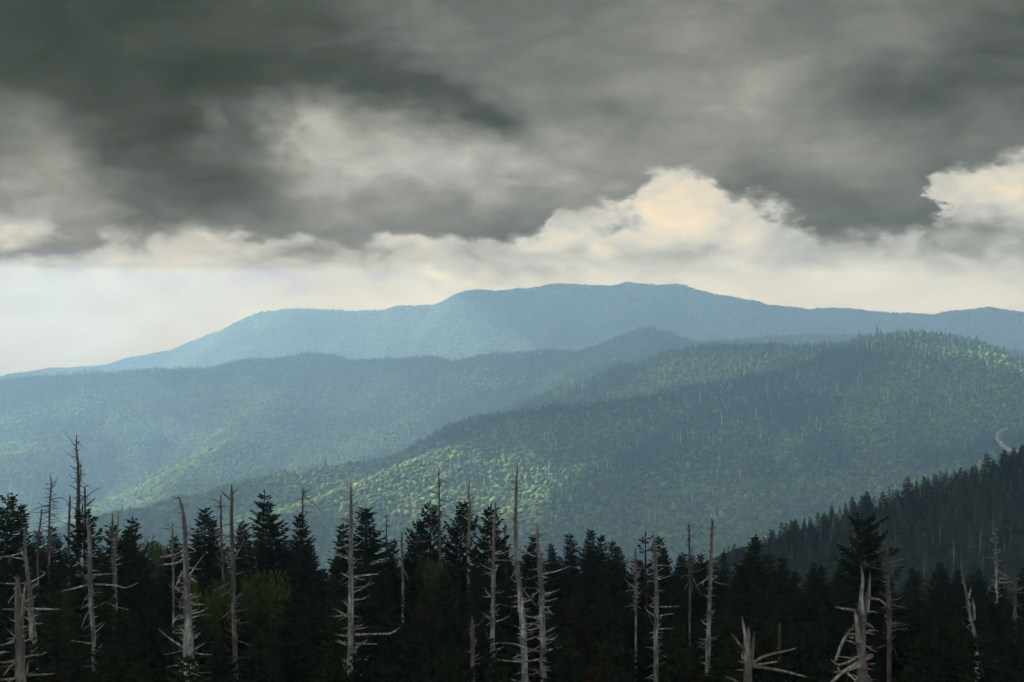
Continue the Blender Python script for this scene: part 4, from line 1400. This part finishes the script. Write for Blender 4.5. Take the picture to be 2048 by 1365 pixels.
snag('small distant snag with two twigs on its right above the dense spruces', 76, [(606, 977, 2.6), (605, 1003, 3.8), (605, 1030, 4.2), (605, 1060, 4.6)], 10, .55, MAT_DEAD_GREY, 12, hi=.7, extra=[(1.8, .3, (607, 998), (617, 997), (627, 994)), (1.8, .3, (607, 1013), (617, 1012), (627, 1015))])
snag('short mossy grey snag in front of the layered spruce', 66, [(533.5, 1027, 3), (533, 1045, 5), (532, 1074, 6), (532, 1100, 6)], 9, .6, MAT_DEAD, 13, extra=[(2.4, .2, (532, 1050), (526, 1044), (520, 1041))])
snag('thin pale snag with short twigs left of the thick broken trunk', 58, [(345, 1046, 2), (345, 1070, 4), (345, 1102, 5), (346, 1130, 5)], 14, .75, MAT_DEAD, 14, extra=[(2, .2, (344, 1062), (332, 1058), (324, 1057)), (2, .2, (344, 1057), (336, 1051), (330, 1049))])
snag('pair of thin grey stems, the left pointed one, against the dark spruce', 54, [(224.5, 1027, 1.6), (225, 1045, 4), (224.5, 1080, 5), (226, 1120, 5.5)], 9, .6, MAT_DEAD_GREY, 15)
snag('pale crooked stem with tufted twigs right of the pointed grey stem', 52, [(236.5, 1027, 1.4), (236, 1045, 3), (234, 1070, 4.6), (232, 1092, 6), (228, 1112, 6), (231, 1140, 6)], 16, .7, MAT_DEAD, 16, long_share=0)
snag('straight tall pale snag with many cross twigs left of the picture centre', 40, [(701.6, 969, 2.6), (702, 985, 5), (702.5, 1018, 7), (701.6, 1080, 9.5), (702, 1158, 11.5), (701.6, 1220, 13), (701.6, 1283, 14.5), (700.3, 1365, 16)], 50, .85, MAT_DEAD, 17,
     extra=[(3.6, .2, (699, 998), (688, 992), (676, 986)), (3, .1, (700, 990), (696, 978), (693, 971)), (3, .3, (704, 992), (710, 988), (714, 986)), (3, .3, (705, 1010), (711, 1008), (717, 1006)), (3.2, .2, (698, 1045), (690, 1041), (682, 1039)), (4.5, .4, (709, 1153), (730, 1151), (757, 1148)), (4, .4, (709, 1200), (725, 1199), (740, 1191)), (5, .5, (710, 1270), (740, 1269), (780, 1268), (792, 1262), (801, 1253)), (4.5, -.3, (694, 1233), (680, 1224), (666, 1217)), (4.5, .4, (710, 1287), (730, 1288), (754, 1289)), (4, -.4, (695, 1273), (680, 1271), (668, 1268)), (6, .4, (708, 1340), (722, 1350), (742, 1359)), (4, -.2, (692, 1340), (688, 1333), (686, 1328)), (3.6, .4, (711, 1319), (723, 1319), (734, 1320)), (4, .3, (709, 1297), (720, 1290), (735, 1280)), (4, -.4, (695, 1291), (682, 1287), (670, 1281)), (3, .5, (708, 1060), (716, 1053), (722, 1050))])
snag('thin leaning snag with level upper branches between the two ragged spruces', 60, [(877.5, 938, 1.8), (878, 970, 3), (879, 1002, 4), (878.5, 1065, 5), (881, 1114, 6), (882, 1150, 6)], 22, .6, MAT_DEAD_GREY, 18, hi=.6,
     extra=[(2.2, .2, (878, 988), (866, 986), (856, 981)), (2.2, .3, (880, 1001), (895, 1004), (912, 999)), (1.8, -.3, (876, 1012), (850, 1010), (829, 1011)), (2, -.3, (876, 1080), (850, 1082), (826, 1085)), (2, .3, (881, 1030), (895, 1033), (910, 1032)), (1.6, .2, (880, 1010), (888, 1022), (896, 1036))])
snag('crooked S shaped snag right of the two ragged spruces', 62, [(940.7, 955.6, 2), (938, 972, 3.4), (936, 988, 4), (938, 998, 4.6), (941, 1009, 6), (939, 1033, 6), (937.6, 1074, 7), (937, 1110, 7)], 20, .55, MAT_DEAD, 19, extra=[(3, .2, (942, 1006), (946, 999), (947, 992)), (2.4, .3, (943, 1005), (950, 1004), (956, 1001)), (2, .2, (938, 1025), (948, 1022), (953, 1022))])
snag('plain grey trunk without a crown in the gap left of the ragged spruces', 58, [(803.7, 1068, 4), (803.7, 1085, 5.4), (804, 1127, 6), (806, 1160, 6)], 12, .55, MAT_DEAD, 20)
snag('tiny far snag with a crossed top above the valley gap', 88, [(772.6, 1031, 1.6), (772.6, 1050, 2.6), (772.6, 1075, 3), (772.6, 1100, 3)], 12, .45, MAT_DEAD_GREY, 21, extra=[(1.6, .1, (772, 1033), (768, 1032), (767, 1033)), (1.6, .1, (773, 1033), (776, 1032), (778, 1033))])
snag('slim straight pale snag left of the tallest middle snag', 45, [(991, 1007, 3.4), (990, 1030, 5.6), (987.5, 1067, 7), (986.8, 1148, 9), (986, 1213, 10), (985, 1278, 11), (985, 1365, 12)], 36, .7, MAT_DEAD, 22,
     extra=[(3, .3, (990, 1109), (1005, 1107), (1020, 1100)), (3.6, -.2, (982, 1195), (975, 1187), (969, 1176)), (3, .3, (991, 1187), (1000, 1186), (1009, 1182)), (3.6, .3, (990, 1244), (1005, 1240), (1020, 1231))])
snag('tallest middle snag with a thin dark top and a slight lean', 40, [(1035, 933, 2.4), (1034, 950, 5), (1032.4, 985, 7), (1030.8, 1050, 9.5), (1032.4, 1115, 11), (1039, 1181, 13), (1045.5, 1246, 14.5), (1049, 1320, 15), (1050, 1372, 16)], 48, .7, MAT_DEAD, 23,
     extra=[(3.4, .2, (1029, 1043), (1018, 1032), (1010, 1019)), (4, .4, (1042, 1175), (1058, 1195), (1073, 1212)), (2.6, .2, (1036, 962), (1042, 956), (1047, 953)), (2.6, .2, (1030, 965), (1024, 962), (1020, 963)), (3, .3, (1035, 1100), (1050, 1103), (1072, 1115))])
snag('thick middle snag with long level arms right of the tallest one', 37, [(1074.8, 1050, 3.6), (1075.5, 1066, 7), (1078, 1115, 10), (1083, 1181, 12.5), (1084.6, 1246, 14.5), (1086, 1311, 16), (1088, 1370, 17)], 40, .85, MAT_DEAD, 24,
     extra=[(4, .4, (1087, 1148), (1110, 1144), (1140, 1133)), (4, .4, (1089, 1190), (1105, 1185), (1120, 1179)), (4, .4, (1090, 1203), (1103, 1201), (1114, 1197)), (5, -.5, (1080, 1304), (1055, 1298), (1030, 1288), (1001, 1286)), (5, -.5, (1080, 1319), (1050, 1324), (1015, 1323), (992, 1319)), (4.5, .5, (1092, 1302), (1112, 1297), (1134, 1289)), (5, -.5, (1060, 1371), (1025, 1360), (996, 1355)), (3.6, -.2, (1071, 1074), (1060, 1070), (1051, 1067)), (3, .2, (1079, 1073), (1086, 1069), (1093, 1067)), (3.4, .3, (1080, 1100), (1090, 1097), (1099, 1093)), (4, -.4, (1080, 1237), (1060, 1235), (1034, 1227)), (4.5, -.4, (1080, 1255), (1060, 1261), (1036, 1258)), (4, .3, (1091, 1281), (1103, 1279), (1115, 1272)), (4, -.4, (1080, 1345), (1068, 1341), (1056, 1337)), (3.6, -.2, (1078, 1243), (1068, 1248), (1053, 1256))])
snag('low broken stub with a reddish top in front of the dark spruces', 40, [(944, 1236, 4), (944.5, 1246, 9), (946, 1295, 10.5), (945, 1365, 11)], 14, .4, MAT_DEAD_RUST, 25, jag=.30, long_share=0)
snag('short grey snag just left of the tallest middle snag', 60, [(1010.6, 1048, 3), (1010.5, 1065, 5.4), (1011, 1102, 6), (1011, 1140, 6)], 12, .5, MAT_DEAD, 26, extra=[(2, .2, (1012, 1060), (1020, 1059), (1029, 1057))])
snag('dead trunk with a hooked dark top and level twigs right of centre', 42, [(1307, 1063, 2.4), (1307.5, 1075, 4.6), (1309, 1090, 6), (1310, 1107, 6.6), (1312, 1147, 8.5), (1313.5, 1200, 9.5), (1312, 1267, 10.5), (1312, 1365, 11.5)], 40, .75, MAT_DEAD, 27,
     extra=[(3, .3, (1316, 1158), (1330, 1156), (1345, 1150)), (3, .3, (1316, 1214), (1335, 1214), (1360, 1213)), (3.6, .4, (1316, 1258), (1345, 1258), (1370, 1256)), (4, -.3, (1308, 1233), (1298, 1225), (1288, 1214)), (3.6, .3, (1316, 1233), (1332, 1229), (1346, 1228)), (3.6, .4, (1316, 1316), (1335, 1318), (1350, 1323)), (2.6, -.3, (1309, 1146), (1300, 1150), (1291, 1148)), (2.4, .3, (1315, 1131), (1325, 1131), (1335, 1132))])
snag('straight flat topped snag with stubs standing before the right hand slope', 44, [(1425, 1043, 6), (1424.5, 1060, 7), (1423, 1093, 7.5), (1421, 1160, 9), (1418.6, 1227, 10), (1416.5, 1294, 11), (1415.5, 1345, 11.5)], 34, .6, MAT_DEAD, 28, jag=.08,
     extra=[(2.8, -.3, (1422, 1057), (1405, 1056), (1384, 1054)), (2.6, .2, (1422, 1074), (1410, 1070), (1400, 1066)), (2.4, .2, (1428, 1057), (1432, 1056), (1434, 1057)), (2.6, .3, (1425, 1162), (1440, 1168), (1455, 1169)), (2.6, -.2, (1420, 1104), (1411, 1102), (1403, 1100)), (3.4, -.3, (1416, 1278), (1406, 1280), (1396, 1277))])
snag('dead tree with a tangle of hanging twigs left of the flat topped snag', 54, [(1378.5, 1046, 2.4), (1378, 1062, 3.4), (1378.5, 1093, 4.4), (1379, 1139, 5), (1380, 1180, 5)], 26, .5, MAT_DEAD_GREY, 29, hi=.7,
     extra=[(2.4, .2, (1379, 1052), (1386, 1050), (1392, 1049)), (2.4, .3, (1378, 1120), (1362, 1112), (1347, 1100), (1339, 1093)), (2.4, .1, (1380, 1146), (1377, 1165), (1366, 1184)), (2.4, .3, (1380, 1146), (1390, 1165), (1402, 1190), (1416, 1192)), (2.2, .3, (1380, 1145), (1395, 1143), (1410, 1136)), (2, -.2, (1380, 1160), (1386, 1175), (1384, 1184)), (2, -.2, (1378, 1152), (1368, 1151), (1360, 1160)), (2, .2, (1381, 1122), (1388, 1126), (1384, 1135))])
snag('mossy grey snag with shaggy twigs left of the thin ragged spruce', 56, [(1271, 1100, 4), (1270.7, 1120, 6), (1271, 1147, 6), (1272, 1192, 5), (1272, 1220, 5)], 34, .6, MAT_DEAD, 30, fine=8)
snag('split stump with three jagged prongs at the bottom edge', 30, [(1492, 1275, 10), (1495, 1300, 17), (1496, 1330, 19), (1495, 1372, 20)], 5, .5, MAT_DEAD_RUST, 31, jag=.22, lo=.3,
     limbs=[([(1484, 1238, 2), (1487, 1252, 5), (1491, 1272, 7), (1494, 1296, 9), (1496, 1330, 10)], -.12), ([(1497, 1259, 4), (1498, 1270, 6), (1499, 1300, 8)], .10), ([(1508, 1269, 3.4), (1506, 1290, 6), (1503, 1310, 8), (1500, 1340, 10)], .0)],
     extra=[(7, .8, (1503, 1328), (1520, 1316), (1545, 1308), (1570, 1303), (1592, 1297)), (6, .5, (1503, 1332), (1525, 1328), (1554, 1324)), (7, 1.0, (1503, 1333), (1535, 1337), (1565, 1342), (1592, 1349), (1625, 1358), (1660, 1366)), (5, -.3, (1488, 1299), (1478, 1288), (1470, 1276), (1463, 1268)), (6, -.4, (1480, 1370), (1468, 1360), (1452, 1354)), (5, .2, (1487, 1320), (1484, 1311), (1486, 1303))])
snag('thin grey pole snag right of the split stump', 46, [(1559.5, 1249, 4), (1559.5, 1265, 6.6), (1559.5, 1329, 8), (1559, 1370, 8)], 7, .45, MAT_DEAD_GREY, 32, extra=[(3, .2, (1558, 1299), (1552, 1296), (1547, 1295))])
snag('big twisted grey trunk with two splintered prongs below the wind bent spruce', 27, [(1735, 1185, 5), (1731, 1205, 13), (1724, 1230, 18), (1722, 1250, 21), (1722, 1294, 23), (1725, 1330, 24), (1727, 1372, 25)], 22, .8, MAT_DEAD_RUST, 33, jag=.25, lo=.15,
     limbs=[([(1723, 1137, 2.4), (1725.5, 1150, 5), (1726, 1165, 6), (1723, 1185, 8), (1722, 1205, 10), (1722, 1230, 14)], -.10), ([(1740, 1152, 2.4), (1739, 1175, 5), (1736, 1200, 9), (1732, 1225, 12)], .05), ([(1712, 1225, 8), (1714, 1250, 10), (1717, 1285, 12)], -.10), ([(1704, 1257, 4), (1695, 1268, 6), (1686, 1283, 7), (1679, 1300, 6), (1672, 1322, 6)], .25)],
     extra=[(7, -.4, (1714, 1224), (1700, 1219), (1685, 1218), (1671, 1214)), (6, .5, (1738, 1196), (1748, 1198), (1757, 1199), (1766, 1205), (1773, 1212)), (4, .4, (1733, 1224), (1745, 1223), (1755, 1226)), (4, .4, (1733, 1245), (1742, 1252), (1748, 1257)), (4, .4, (1733, 1262), (1745, 1261), (1757, 1262)), (5, -.4, (1712, 1288), (1700, 1283), (1690, 1281)), (4, -.3, (1712, 1260), (1704, 1259), (1696, 1260)), (5, -.3, (1710, 1277), (1704, 1276), (1698, 1275)), (4.4, .3, (1737, 1329), (1745, 1328), (1751, 1328)), (4, .3, (1736, 1294), (1741, 1294), (1745, 1294)),
            (10, -1.2, (1743, 1312), (1722, 1323), (1700, 1335), (1680, 1350), (1655, 1372)), (8, -.9, (1722, 1331), (1705, 1337), (1688, 1343), (1668, 1345)), (7, -.9, (1712, 1318), (1695, 1326), (1675, 1331), (1662, 1320)), (6, -.6, (1690, 1340), (1700, 1352), (1712, 1362)), (4, -.8, (1676, 1336), (1680, 1344), (1682, 1346))])
snag('shaggy grey snag with twisted arms right of the wind bent spruce', 46, [(1772.5, 1086, 5), (1773.5, 1100, 7), (1775, 1134, 8.5), (1778, 1187, 9.5), (1778, 1240, 10), (1779, 1290, 10)], 36, .75, MAT_DEAD_GREY, 34,
     extra=[(3, .3, (1777, 1126), (1795, 1121), (1820, 1114)), (3, -.2, (1771, 1088), (1767, 1086), (1763, 1084)), (3.4, .3, (1782, 1201), (1795, 1199), (1806, 1193)), (3.4, .3, (1782, 1208), (1795, 1213), (1812, 1217)), (3, .3, (1782, 1248), (1795, 1247), (1808, 1248)), (3.4, .3, (1782, 1261), (1797, 1259), (1815, 1258)), (3, -.2, (1772, 1196), (1764, 1188), (1760, 1181)), (3.4, .1, (1776, 1238), (1770, 1232), (1768, 1227))])
snag('curved bare pale stem with a small fork near the right edge', 40, [(1922.5, 1118, 1.6), (1923, 1140, 2.6), (1924.5, 1156, 3.6), (1929, 1172, 4.6), (1934, 1188, 5.4), (1937, 1223, 7), (1943, 1242, 7.4), (1947, 1254, 8), (1952, 1297, 9), (1955, 1365, 10)], 12, .4, MAT_DEAD, 35,
     extra=[(4.6, .1, (1937, 1197), (1940, 1186), (1943, 1175)), (4, -.3, (1944, 1372), (1938, 1360), (1933, 1347))], limbs=[([(1945, 1200, 3), (1948, 1215, 5), (1948, 1240, 6)], .1)])
snag('tall thin snag with long arms low on its right near the right edge', 78, [(1991, 1050, 1.6), (1991, 1086, 4), (1992, 1130, 5), (1993, 1178, 5.5), (1993, 1200, 6)], 30, .55, MAT_DEAD, 36, extra=[(2.6, .3, (1994, 1156), (2006, 1158), (2015, 1157)), (2.6, .4, (1994, 1164), (2010, 1166), (2025, 1163)), (2, -.3, (1989, 1116), (1980, 1116), (1972, 1116)), (2, .2, (1993, 1121), (1998, 1121), (2003, 1121))])
snag('short broken snag with a crooked arm at the right edge', 60, [(2030.5, 1143, 5), (2031, 1160, 6.6), (2030, 1200, 7.5), (2030, 1230, 8)], 14, .5, MAT_DEAD_GREY, 37, extra=[(3, .3, (2033, 1181), (2042, 1179), (2047, 1172))])
snag('dark dead spar beside the clubbed top of the wind bent spruce', 53, [(1702, 1040, 3), (1702, 1060, 4.4), (1704, 1090, 5), (1708, 1140, 6)], 10, .5, MAT_DEAD_GREY, 38, extra=[(2, -.3, (1700, 1053), (1690, 1054), (1678, 1053)), (2.4, -.2, (1701, 1110), (1692, 1114), (1686, 1120))])


# ------------------------------------------------------------------ dark spruces that fill the near forest, row behind row
def short(label):
    return next(v for k, v in SHORT.items() if label.startswith(k))


G_FILL = 'dark spruces that fill the near forest'
ROWS = [(31, 1322, 34, 104), (36, 1282, 30, 96), (42, 1238, 30, 86), (48, 1204, 28, 80), (55, 1172, 26, 74), (62, 1146, 24, 70), (70, 1128, 20, 66), (80, 1114, 16, 62), (92, 1100, 14, 56)]
ROW_WORD = ['spruce at the bottom edge', 'front row spruce', 'second row spruce', 'third row spruce', 'mid forest spruce', 'spruce behind the mid rows', 'spruce one row below the skyline', 'spruce just under the skyline', 'far spruce behind the skyline']
SHORT = {'tallest dark': 'kinked tall snag', 'grey snag with a short': 'short forked snag', 'pale broken': 'level armed broken trunk', 'bare dead tree with many fine': 'finely twigged dead tree', 'short plain': 'short plain snag', 'short leaning': 'short leaning snag', 'leaning grey trunk': 'leaning trunk at lower left', 'thick splintered': 'splintered corner trunk',
         'thick pale': 'thick bent topped trunk', 'grey snag with a forked': 'fork topped snag', 'thin grey snag with a cross': 'thin cross armed snag', 'small distant': 'small two twigged snag', 'short mossy': 'short mossy snag', 'thin pale snag': 'thin pale snag', 'pair of': 'pair of pointed stems', 'pale crooked': 'tufted crooked stem', 'straight tall pale': 'straight many armed snag', 'thin leaning': 'thin leaning snag',
         'crooked S': 'S shaped snag', 'plain grey': 'plain gap trunk', 'tiny far': 'tiny cross topped snag', 'slim straight': 'slim straight snag', 'tallest middle': 'tallest middle snag', 'thick middle': 'thick middle snag', 'low broken': 'low reddish stub', 'short grey': 'short middle snag', 'dead trunk with a hooked': 'hooked top trunk', 'straight flat': 'flat topped snag', 'dead tree with a tangle': 'hanging twig tree',
         'mossy grey': 'shaggy mossy snag', 'split stump': 'split stump', 'thin grey pole': 'thin grey pole', 'big twisted': 'big twisted trunk', 'shaggy grey': 'shaggy twisted armed snag', 'curved bare': 'curved bare stem', 'tall thin snag': 'tall thin right snag', 'short broken': 'short broken right snag', 'dark dead': 'dark dead spar'}
tone_words = {'dense': 'dark green', 'slender': 'slim dark', 'fresh': 'fresher green', 'rusty': 'rusty brown tipped', 'broad': 'wide dark'}
used = set()
for ri, (Y, py0, jit, step) in enumerate(ROWS):
    px = -70 + rng.uniform(0, 40)
    while px < 2120:
        yy = Y * rng.uniform(.95, 1.06)
        py = py0 + rng.normal() * jit * .7
        right = max(0.0, (px - 1250) / 800)
        py += right * 42 * (1 if ri > 2 else .3)
        kind = rng.choice(['dense', 'dense', 'dense', 'slender', 'fresh', 'rusty', 'broad'], p=[.22, .20, .16, .11, .13, .09, .09])
        ok = True
        for lab, stem, sY in SNAGS:
            if yy < sY + 2:
                b = stem[-1][1]
                sx = np.interp(min(py + 60, b), [p[1] for p in stem], [p[0] for p in stem])
                half = .13 * (1365 - py) + 12
                if abs(sx - px) < half and py < b - 12 and min(b, 1365) > 1150:
                    ok = False
        if ok:
            near = sorted(SNAGS, key=lambda s_: abs(np.interp(1150, [p[1] for p in s_[1]], [p[0] for p in s_[1]]) - px))
            lab = None
            for s_ in near[:7]:
                dx_ = px - np.interp(1150, [p[1] for p in s_[1]], [p[0] for p in s_[1]])
                side = 'right of' if dx_ > 0 else 'left of'
                word = ROW_WORD[ri]
                lab_ = f"{tone_words[kind]} {word}, {'just ' if abs(dx_) < 45 else 'further ' if abs(dx_) > 110 else ''}{side} the {short(s_[0])}"
                if lab_ not in used and len(lab_.replace(',', '').split()) <= 16:
                    lab = lab_
                    break
            lab = lab or 'dark spruce merging into the shaded mass of the near forest'
            used.add(lab)
            spruce_at(px, py, yy, kind, int(rng.integers(0, 4)), rng.uniform(.95, 1.35) * (.72 if kind == 'broad' else 1), lab, G_FILL)
        px += step * rng.uniform(.62, 1.08)

# ------------------------------------------------------------------ the wooded slope on the right
SLOPE_T = [spruce_meshes(s, base_r=b_, simple=True, twig_w=.075, bare=.22, irr=.28, gap=.06, per=(4, 6), whorl=.5, taper=.85, tone=tn)[1]
           for s, b_, tn in ((201, 1.7, (1, 1, 1)), (202, 1.5, (.9, .95, 1)), (203, 1.9, (1.2, 1.2, .9)), (204, 1.4, (1.4, 1.3, .8)))]


def mesh_arrays(me):
    V = np.empty(len(me.vertices) * 3, np.float32)
    me.vertices.foreach_get('co', V)
    V = V.reshape(-1, 3)
    C = np.empty(len(V) * 4, np.float32)
    me.color_attributes['tint'].data.foreach_get('color', C)
    C = C.reshape(-1, 4)[:, :3]
    me.calc_loop_triangles()
    F = np.empty(len(me.loop_triangles) * 3, np.int32)
    me.loop_triangles.foreach_get('vertices', F)
    return V, F.reshape(-1, 3), C


def slope_forest():
    n = 14000
    y = np.sqrt(rng.uniform(120 ** 2, 410 ** 2, n))
    u = rng.uniform(-.05, .44, n)
    x = u * y
    h = f_near(x, y)
    # in sight over nearer ground, and not where the crest row already stands
    run = np.full(n, -9.0)
    for q in np.linspace(.25, .97, 26):
        run = np.maximum(run, f_near(x * q, y * q) / (y * q))
    d = dist_line(x, y, S_LINE)
    ok = ((h + 6) / y > run - .002) & (y < np.interp(u, S_LINE[::-1, 0] / S_LINE[::-1, 1], S_LINE[::-1, 1]) + 14) & (y > 130)
    x, y, h, d = x[ok], y[ok], h[ok], d[ok]
    # thin out by distance to what is already taken
    keep = []
    cell = {}
    for i in range(len(x)):
        k = (int(x[i] // 2.2), int(y[i] // 2.2))
        if k not in cell:
            cell[k] = 1
            keep.append(i)
    keep = np.array(keep)
    x, y, h, d = x[keep], y[keep], h[keep], d[keep]
    hh = rng.uniform(3.0, 6.8, len(x)) * np.where(d < 9, .9, 1)
    leaf = rng.uniform(size=len(x)) < .12
    Vs, Fs, Cs, b = [], [], [], 0
    A = [mesh_arrays(m) for m in SLOPE_T]
    for i in range(len(x)):
        if leaf[i]:
            V, F, t = CROWNS2[i % 5]
            s = rng.uniform(1.2, 2.4)
            V = V * s
            C = (np.array([.05, .075, .02]) * rng.uniform(.7, 1.4)) * t[:, None]
        else:
            V, F, C = A[rng.integers(0, 4)]
            k = hh[i] / 10
            a = rng.uniform(0, 6.28)
            V = np.stack([(V[:, 0] * math.cos(a) - V[:, 1] * math.sin(a)) * k * 1.5, (V[:, 0] * math.sin(a) + V[:, 1] * math.cos(a)) * k * 1.5, V[:, 2] * k], -1)
            C = C * math.exp(rng.normal() * .42) * np.array([1.0, 1.12, .85])
        Vs.append(V + np.array([x[i], y[i], h[i] - .3]))
        Fs.append(F + b)
        Cs.append(C)
        b += len(V)
    print('SLOPE', len(x), sum(len(f) for f in Fs))
    tag(link_mesh('slope_forest', np_mesh('slope_forest', np.concatenate(Vs), np.concatenate(Fs), tint=np.clip(np.concatenate(Cs), .003, .4), mats=(MAT_SLOPE,))), kind='stuff')


slope_forest()


# ------------------------------------------------------------------ far snags: pale sticks among the trees
def pole_mesh(seed, H, rad, n, blen, mat):
    r = np.random.default_rng(seed)
    zs = np.linspace(-1, H, 9)
    bx = r.normal() * .02
    parts = [tube([(bx * z * z / H, 0, z) for z in zs], rad * (1 - np.clip(zs / H, 0, 1) * .72), 6)]
    for k in range(n):
        z = H * r.uniform(.35, .97)
        a = r.uniform(0, 6.28)
        L = blen * r.uniform(.3, 1) * (1.15 - z / H)
        p = np.array([bx * z * z / H, 0, z])
        d = np.array([math.cos(a), math.sin(a), r.uniform(-.1, .5)])
        parts.append(tube([p, p + d * L * .5, p + d * L + [0, 0, .1 * L]], [rad * .30, rad * .22, rad * .10], 4))
    return tubes_mesh('dead_snag', parts, mat)


HILL_POLE = [pole_mesh(300 + i, 20, .36, 16, 3.2, MAT_BONE) for i in range(4)]
SLOPE_POLE = [pole_mesh(320 + i, 10, .12, 34, 2.2, MAT_DEAD) for i in range(5)]
HILL_PX = [(1095, 888), (1108, 886), (1112, 896), (1060, 892), (1048, 905), (1210, 935), (1216, 946), (1222, 938), (1240, 940), (1252, 936), (1300, 1052), (1310, 1048), (1345, 888), (1350, 884), (1356, 890), (1375, 880), (1388, 884), (1418, 888),
           (1570, 786), (1576, 792), (1560, 800), (1536, 800), (1580, 764), (1600, 760), (1535, 780), (1530, 788), (1490, 812), (1512, 842), (1345, 732), (1352, 730), (1340, 726), (1480, 740), (1640, 870), (1660, 880), (1700, 840), (1720, 760),
           (1850, 720), (1880, 730), (1898, 740), (1792, 712), (1760, 708), (1735, 712), (1690, 820), (1620, 850), (1575, 880), (1560, 930), (1480, 960), (1415, 990), (1405, 985), (1385, 1010), (1440, 930), (1430, 1040), (1505, 1010), (1810, 780), (1770, 850),
           (1990, 760), (1950, 790), (1900, 820), (1860, 840), (1130, 1000), (1140, 1010), (1180, 985), (1170, 1030), (1075, 960), (1288, 820), (1320, 826), (1370, 812), (1400, 808), (1440, 800), (1655, 700), (1625, 702), (1600, 704), (1580, 706), (1560, 706), (1700, 700), (1465, 716), (1460, 730), (1500, 726)]
G_HILL = 'pale dead snags in the forest of the middle hill'
rr_ = np.random.default_rng(5)
spots_h = list(HILL_PX)
for _ in range(70):
    px = rr_.uniform(1050, 2030)
    lo_ = np.interp(px, [1050, 1300, 1560, 1830, 2048], [880, 830, 720, 690, 740])
    spots_h.append((px, lo_ + rr_.exponential(90)))
for i, (px, py) in enumerate(spots_h):
    if py > 1080:
        continue
    p = hit(T_hill, px, py)
    o = bpy.data.objects.new('dead_snag', HILL_POLE[i % 4])
    COL.objects.link(o)
    o.location = p
    k = rr_.uniform(.65, 1.1)
    o.scale = (k, k, k)
    o.rotation_euler = (rr_.normal() * .04, rr_.normal() * .04, rr_.uniform(0, 6.28))
    tag(o, 'pale dead snag standing among the green trees of the middle hill', 'dead tree', G_HILL)
G_SL = 'thin dead snags on the dark right hand slope'
SL_PX = [(1908, 1149, 76, 'pale dead snag with fanned arms in the middle of the dark slope'), (1958, 1112, 66, None), (1965, 1158, 50, None), (1932, 1145, 56, None), (1939, 1130, 46, None), (1848, 1172, 52, None), (1789, 1098, 36, None), (2021, 1110, 42, None), (2012, 1130, 50, None), (1867, 1110, 44, None), (1880, 1095, 40, None),
         (2030, 960, 26, None), (2022, 1000, 34, None), (2015, 1006, 20, None), (1842, 1020, 44, None), (1808, 1020, 60, None), (1797, 1040, 44, None), (1765, 1040, 40, None), (1700, 1060, 50, None), (1668, 1075, 40, None), (1662, 1084, 36, None), (1610, 1098, 40, None), (1640, 1082, 34, None), (1728, 1040, 46, None), (1745, 1048, 40, None), (1900, 990, 40, None), (1925, 975, 40, None), (1955, 960, 36, None), (1938, 965, 34, None), (1985, 950, 30, None), (1890, 985, 44, None),
         (1830, 1000, 40, None), (1860, 1050, 26, None), (1910, 1060, 24, None), (1950, 1050, 30, None), (1985, 1070, 36, None), (2000, 1050, 24, None), (1760, 1090, 34, None), (1735, 1110, 40, None), (1700, 1105, 34, None), (1680, 1120, 34, None), (1655, 1130, 30, None), (1620, 1125, 30, None), (1585, 1125, 30, None), (1900, 1170, 40, None), (1925, 1168, 36, None), (1985, 1165, 44, None), (1860, 1190, 40, None), (1895, 1200, 34, None), (2010, 1180, 40, None)]
for i, (px, py, hpx, lab) in enumerate(SL_PX):
    p = hit(T_near, px, py)
    o = bpy.data.objects.new('dead_snag', SLOPE_POLE[i % 5])
    COL.objects.link(o)
    o.location = p
    k = max(.3, (hpx + 14) * p.y / FPX / 10)
    o.scale = (k * .8, k * .8, k)
    o.rotation_euler = (rr_.normal() * .05, rr_.normal() * .05, rr_.uniform(0, 6.28))
    tag(o, lab or 'thin pale dead snag among the dark trees of the right hand slope', 'dead tree', G_SL)

# ------------------------------------------------------------------ air
def haze_box():
    x, y0, y1, z0, z1 = 10000, -3500, HAZE_FAR, -1300, HAZE_TOP
    V = [(sx * x, y, z) for z in (z0, z1) for y in (y0, y1) for sx in (-1, 1)]
    F = [(0, 2, 3, 1), (4, 5, 7, 6), (0, 1, 5, 4), (2, 6, 7, 3), (0, 4, 6, 2), (1, 3, 7, 5)]
    me = np_mesh('haze', np.array(V), np.array(F))
    m = bpy.data.materials.new('haze')
    m.use_nodes = True
    N = Nodes(m.node_tree)
    out = N.n('ShaderNodeOutputMaterial')
    pv = N.n('ShaderNodeVolumePrincipled')
    pv.inputs['Color'].default_value = HAZE_COLOR
    pv.inputs['Density'].default_value = HAZE_DENSITY
    pv.inputs['Anisotropy'].default_value = HAZE_ANISO
    N.link(pv.outputs[0], out.inputs['Volume'])
    me.materials.append(m)
    tag(link_mesh('haze', me), kind='stuff')


HAZE_COLOR = (0.455, 0.71, 0.99, 1)
HAZE_ANISO = 0.3
haze_box()
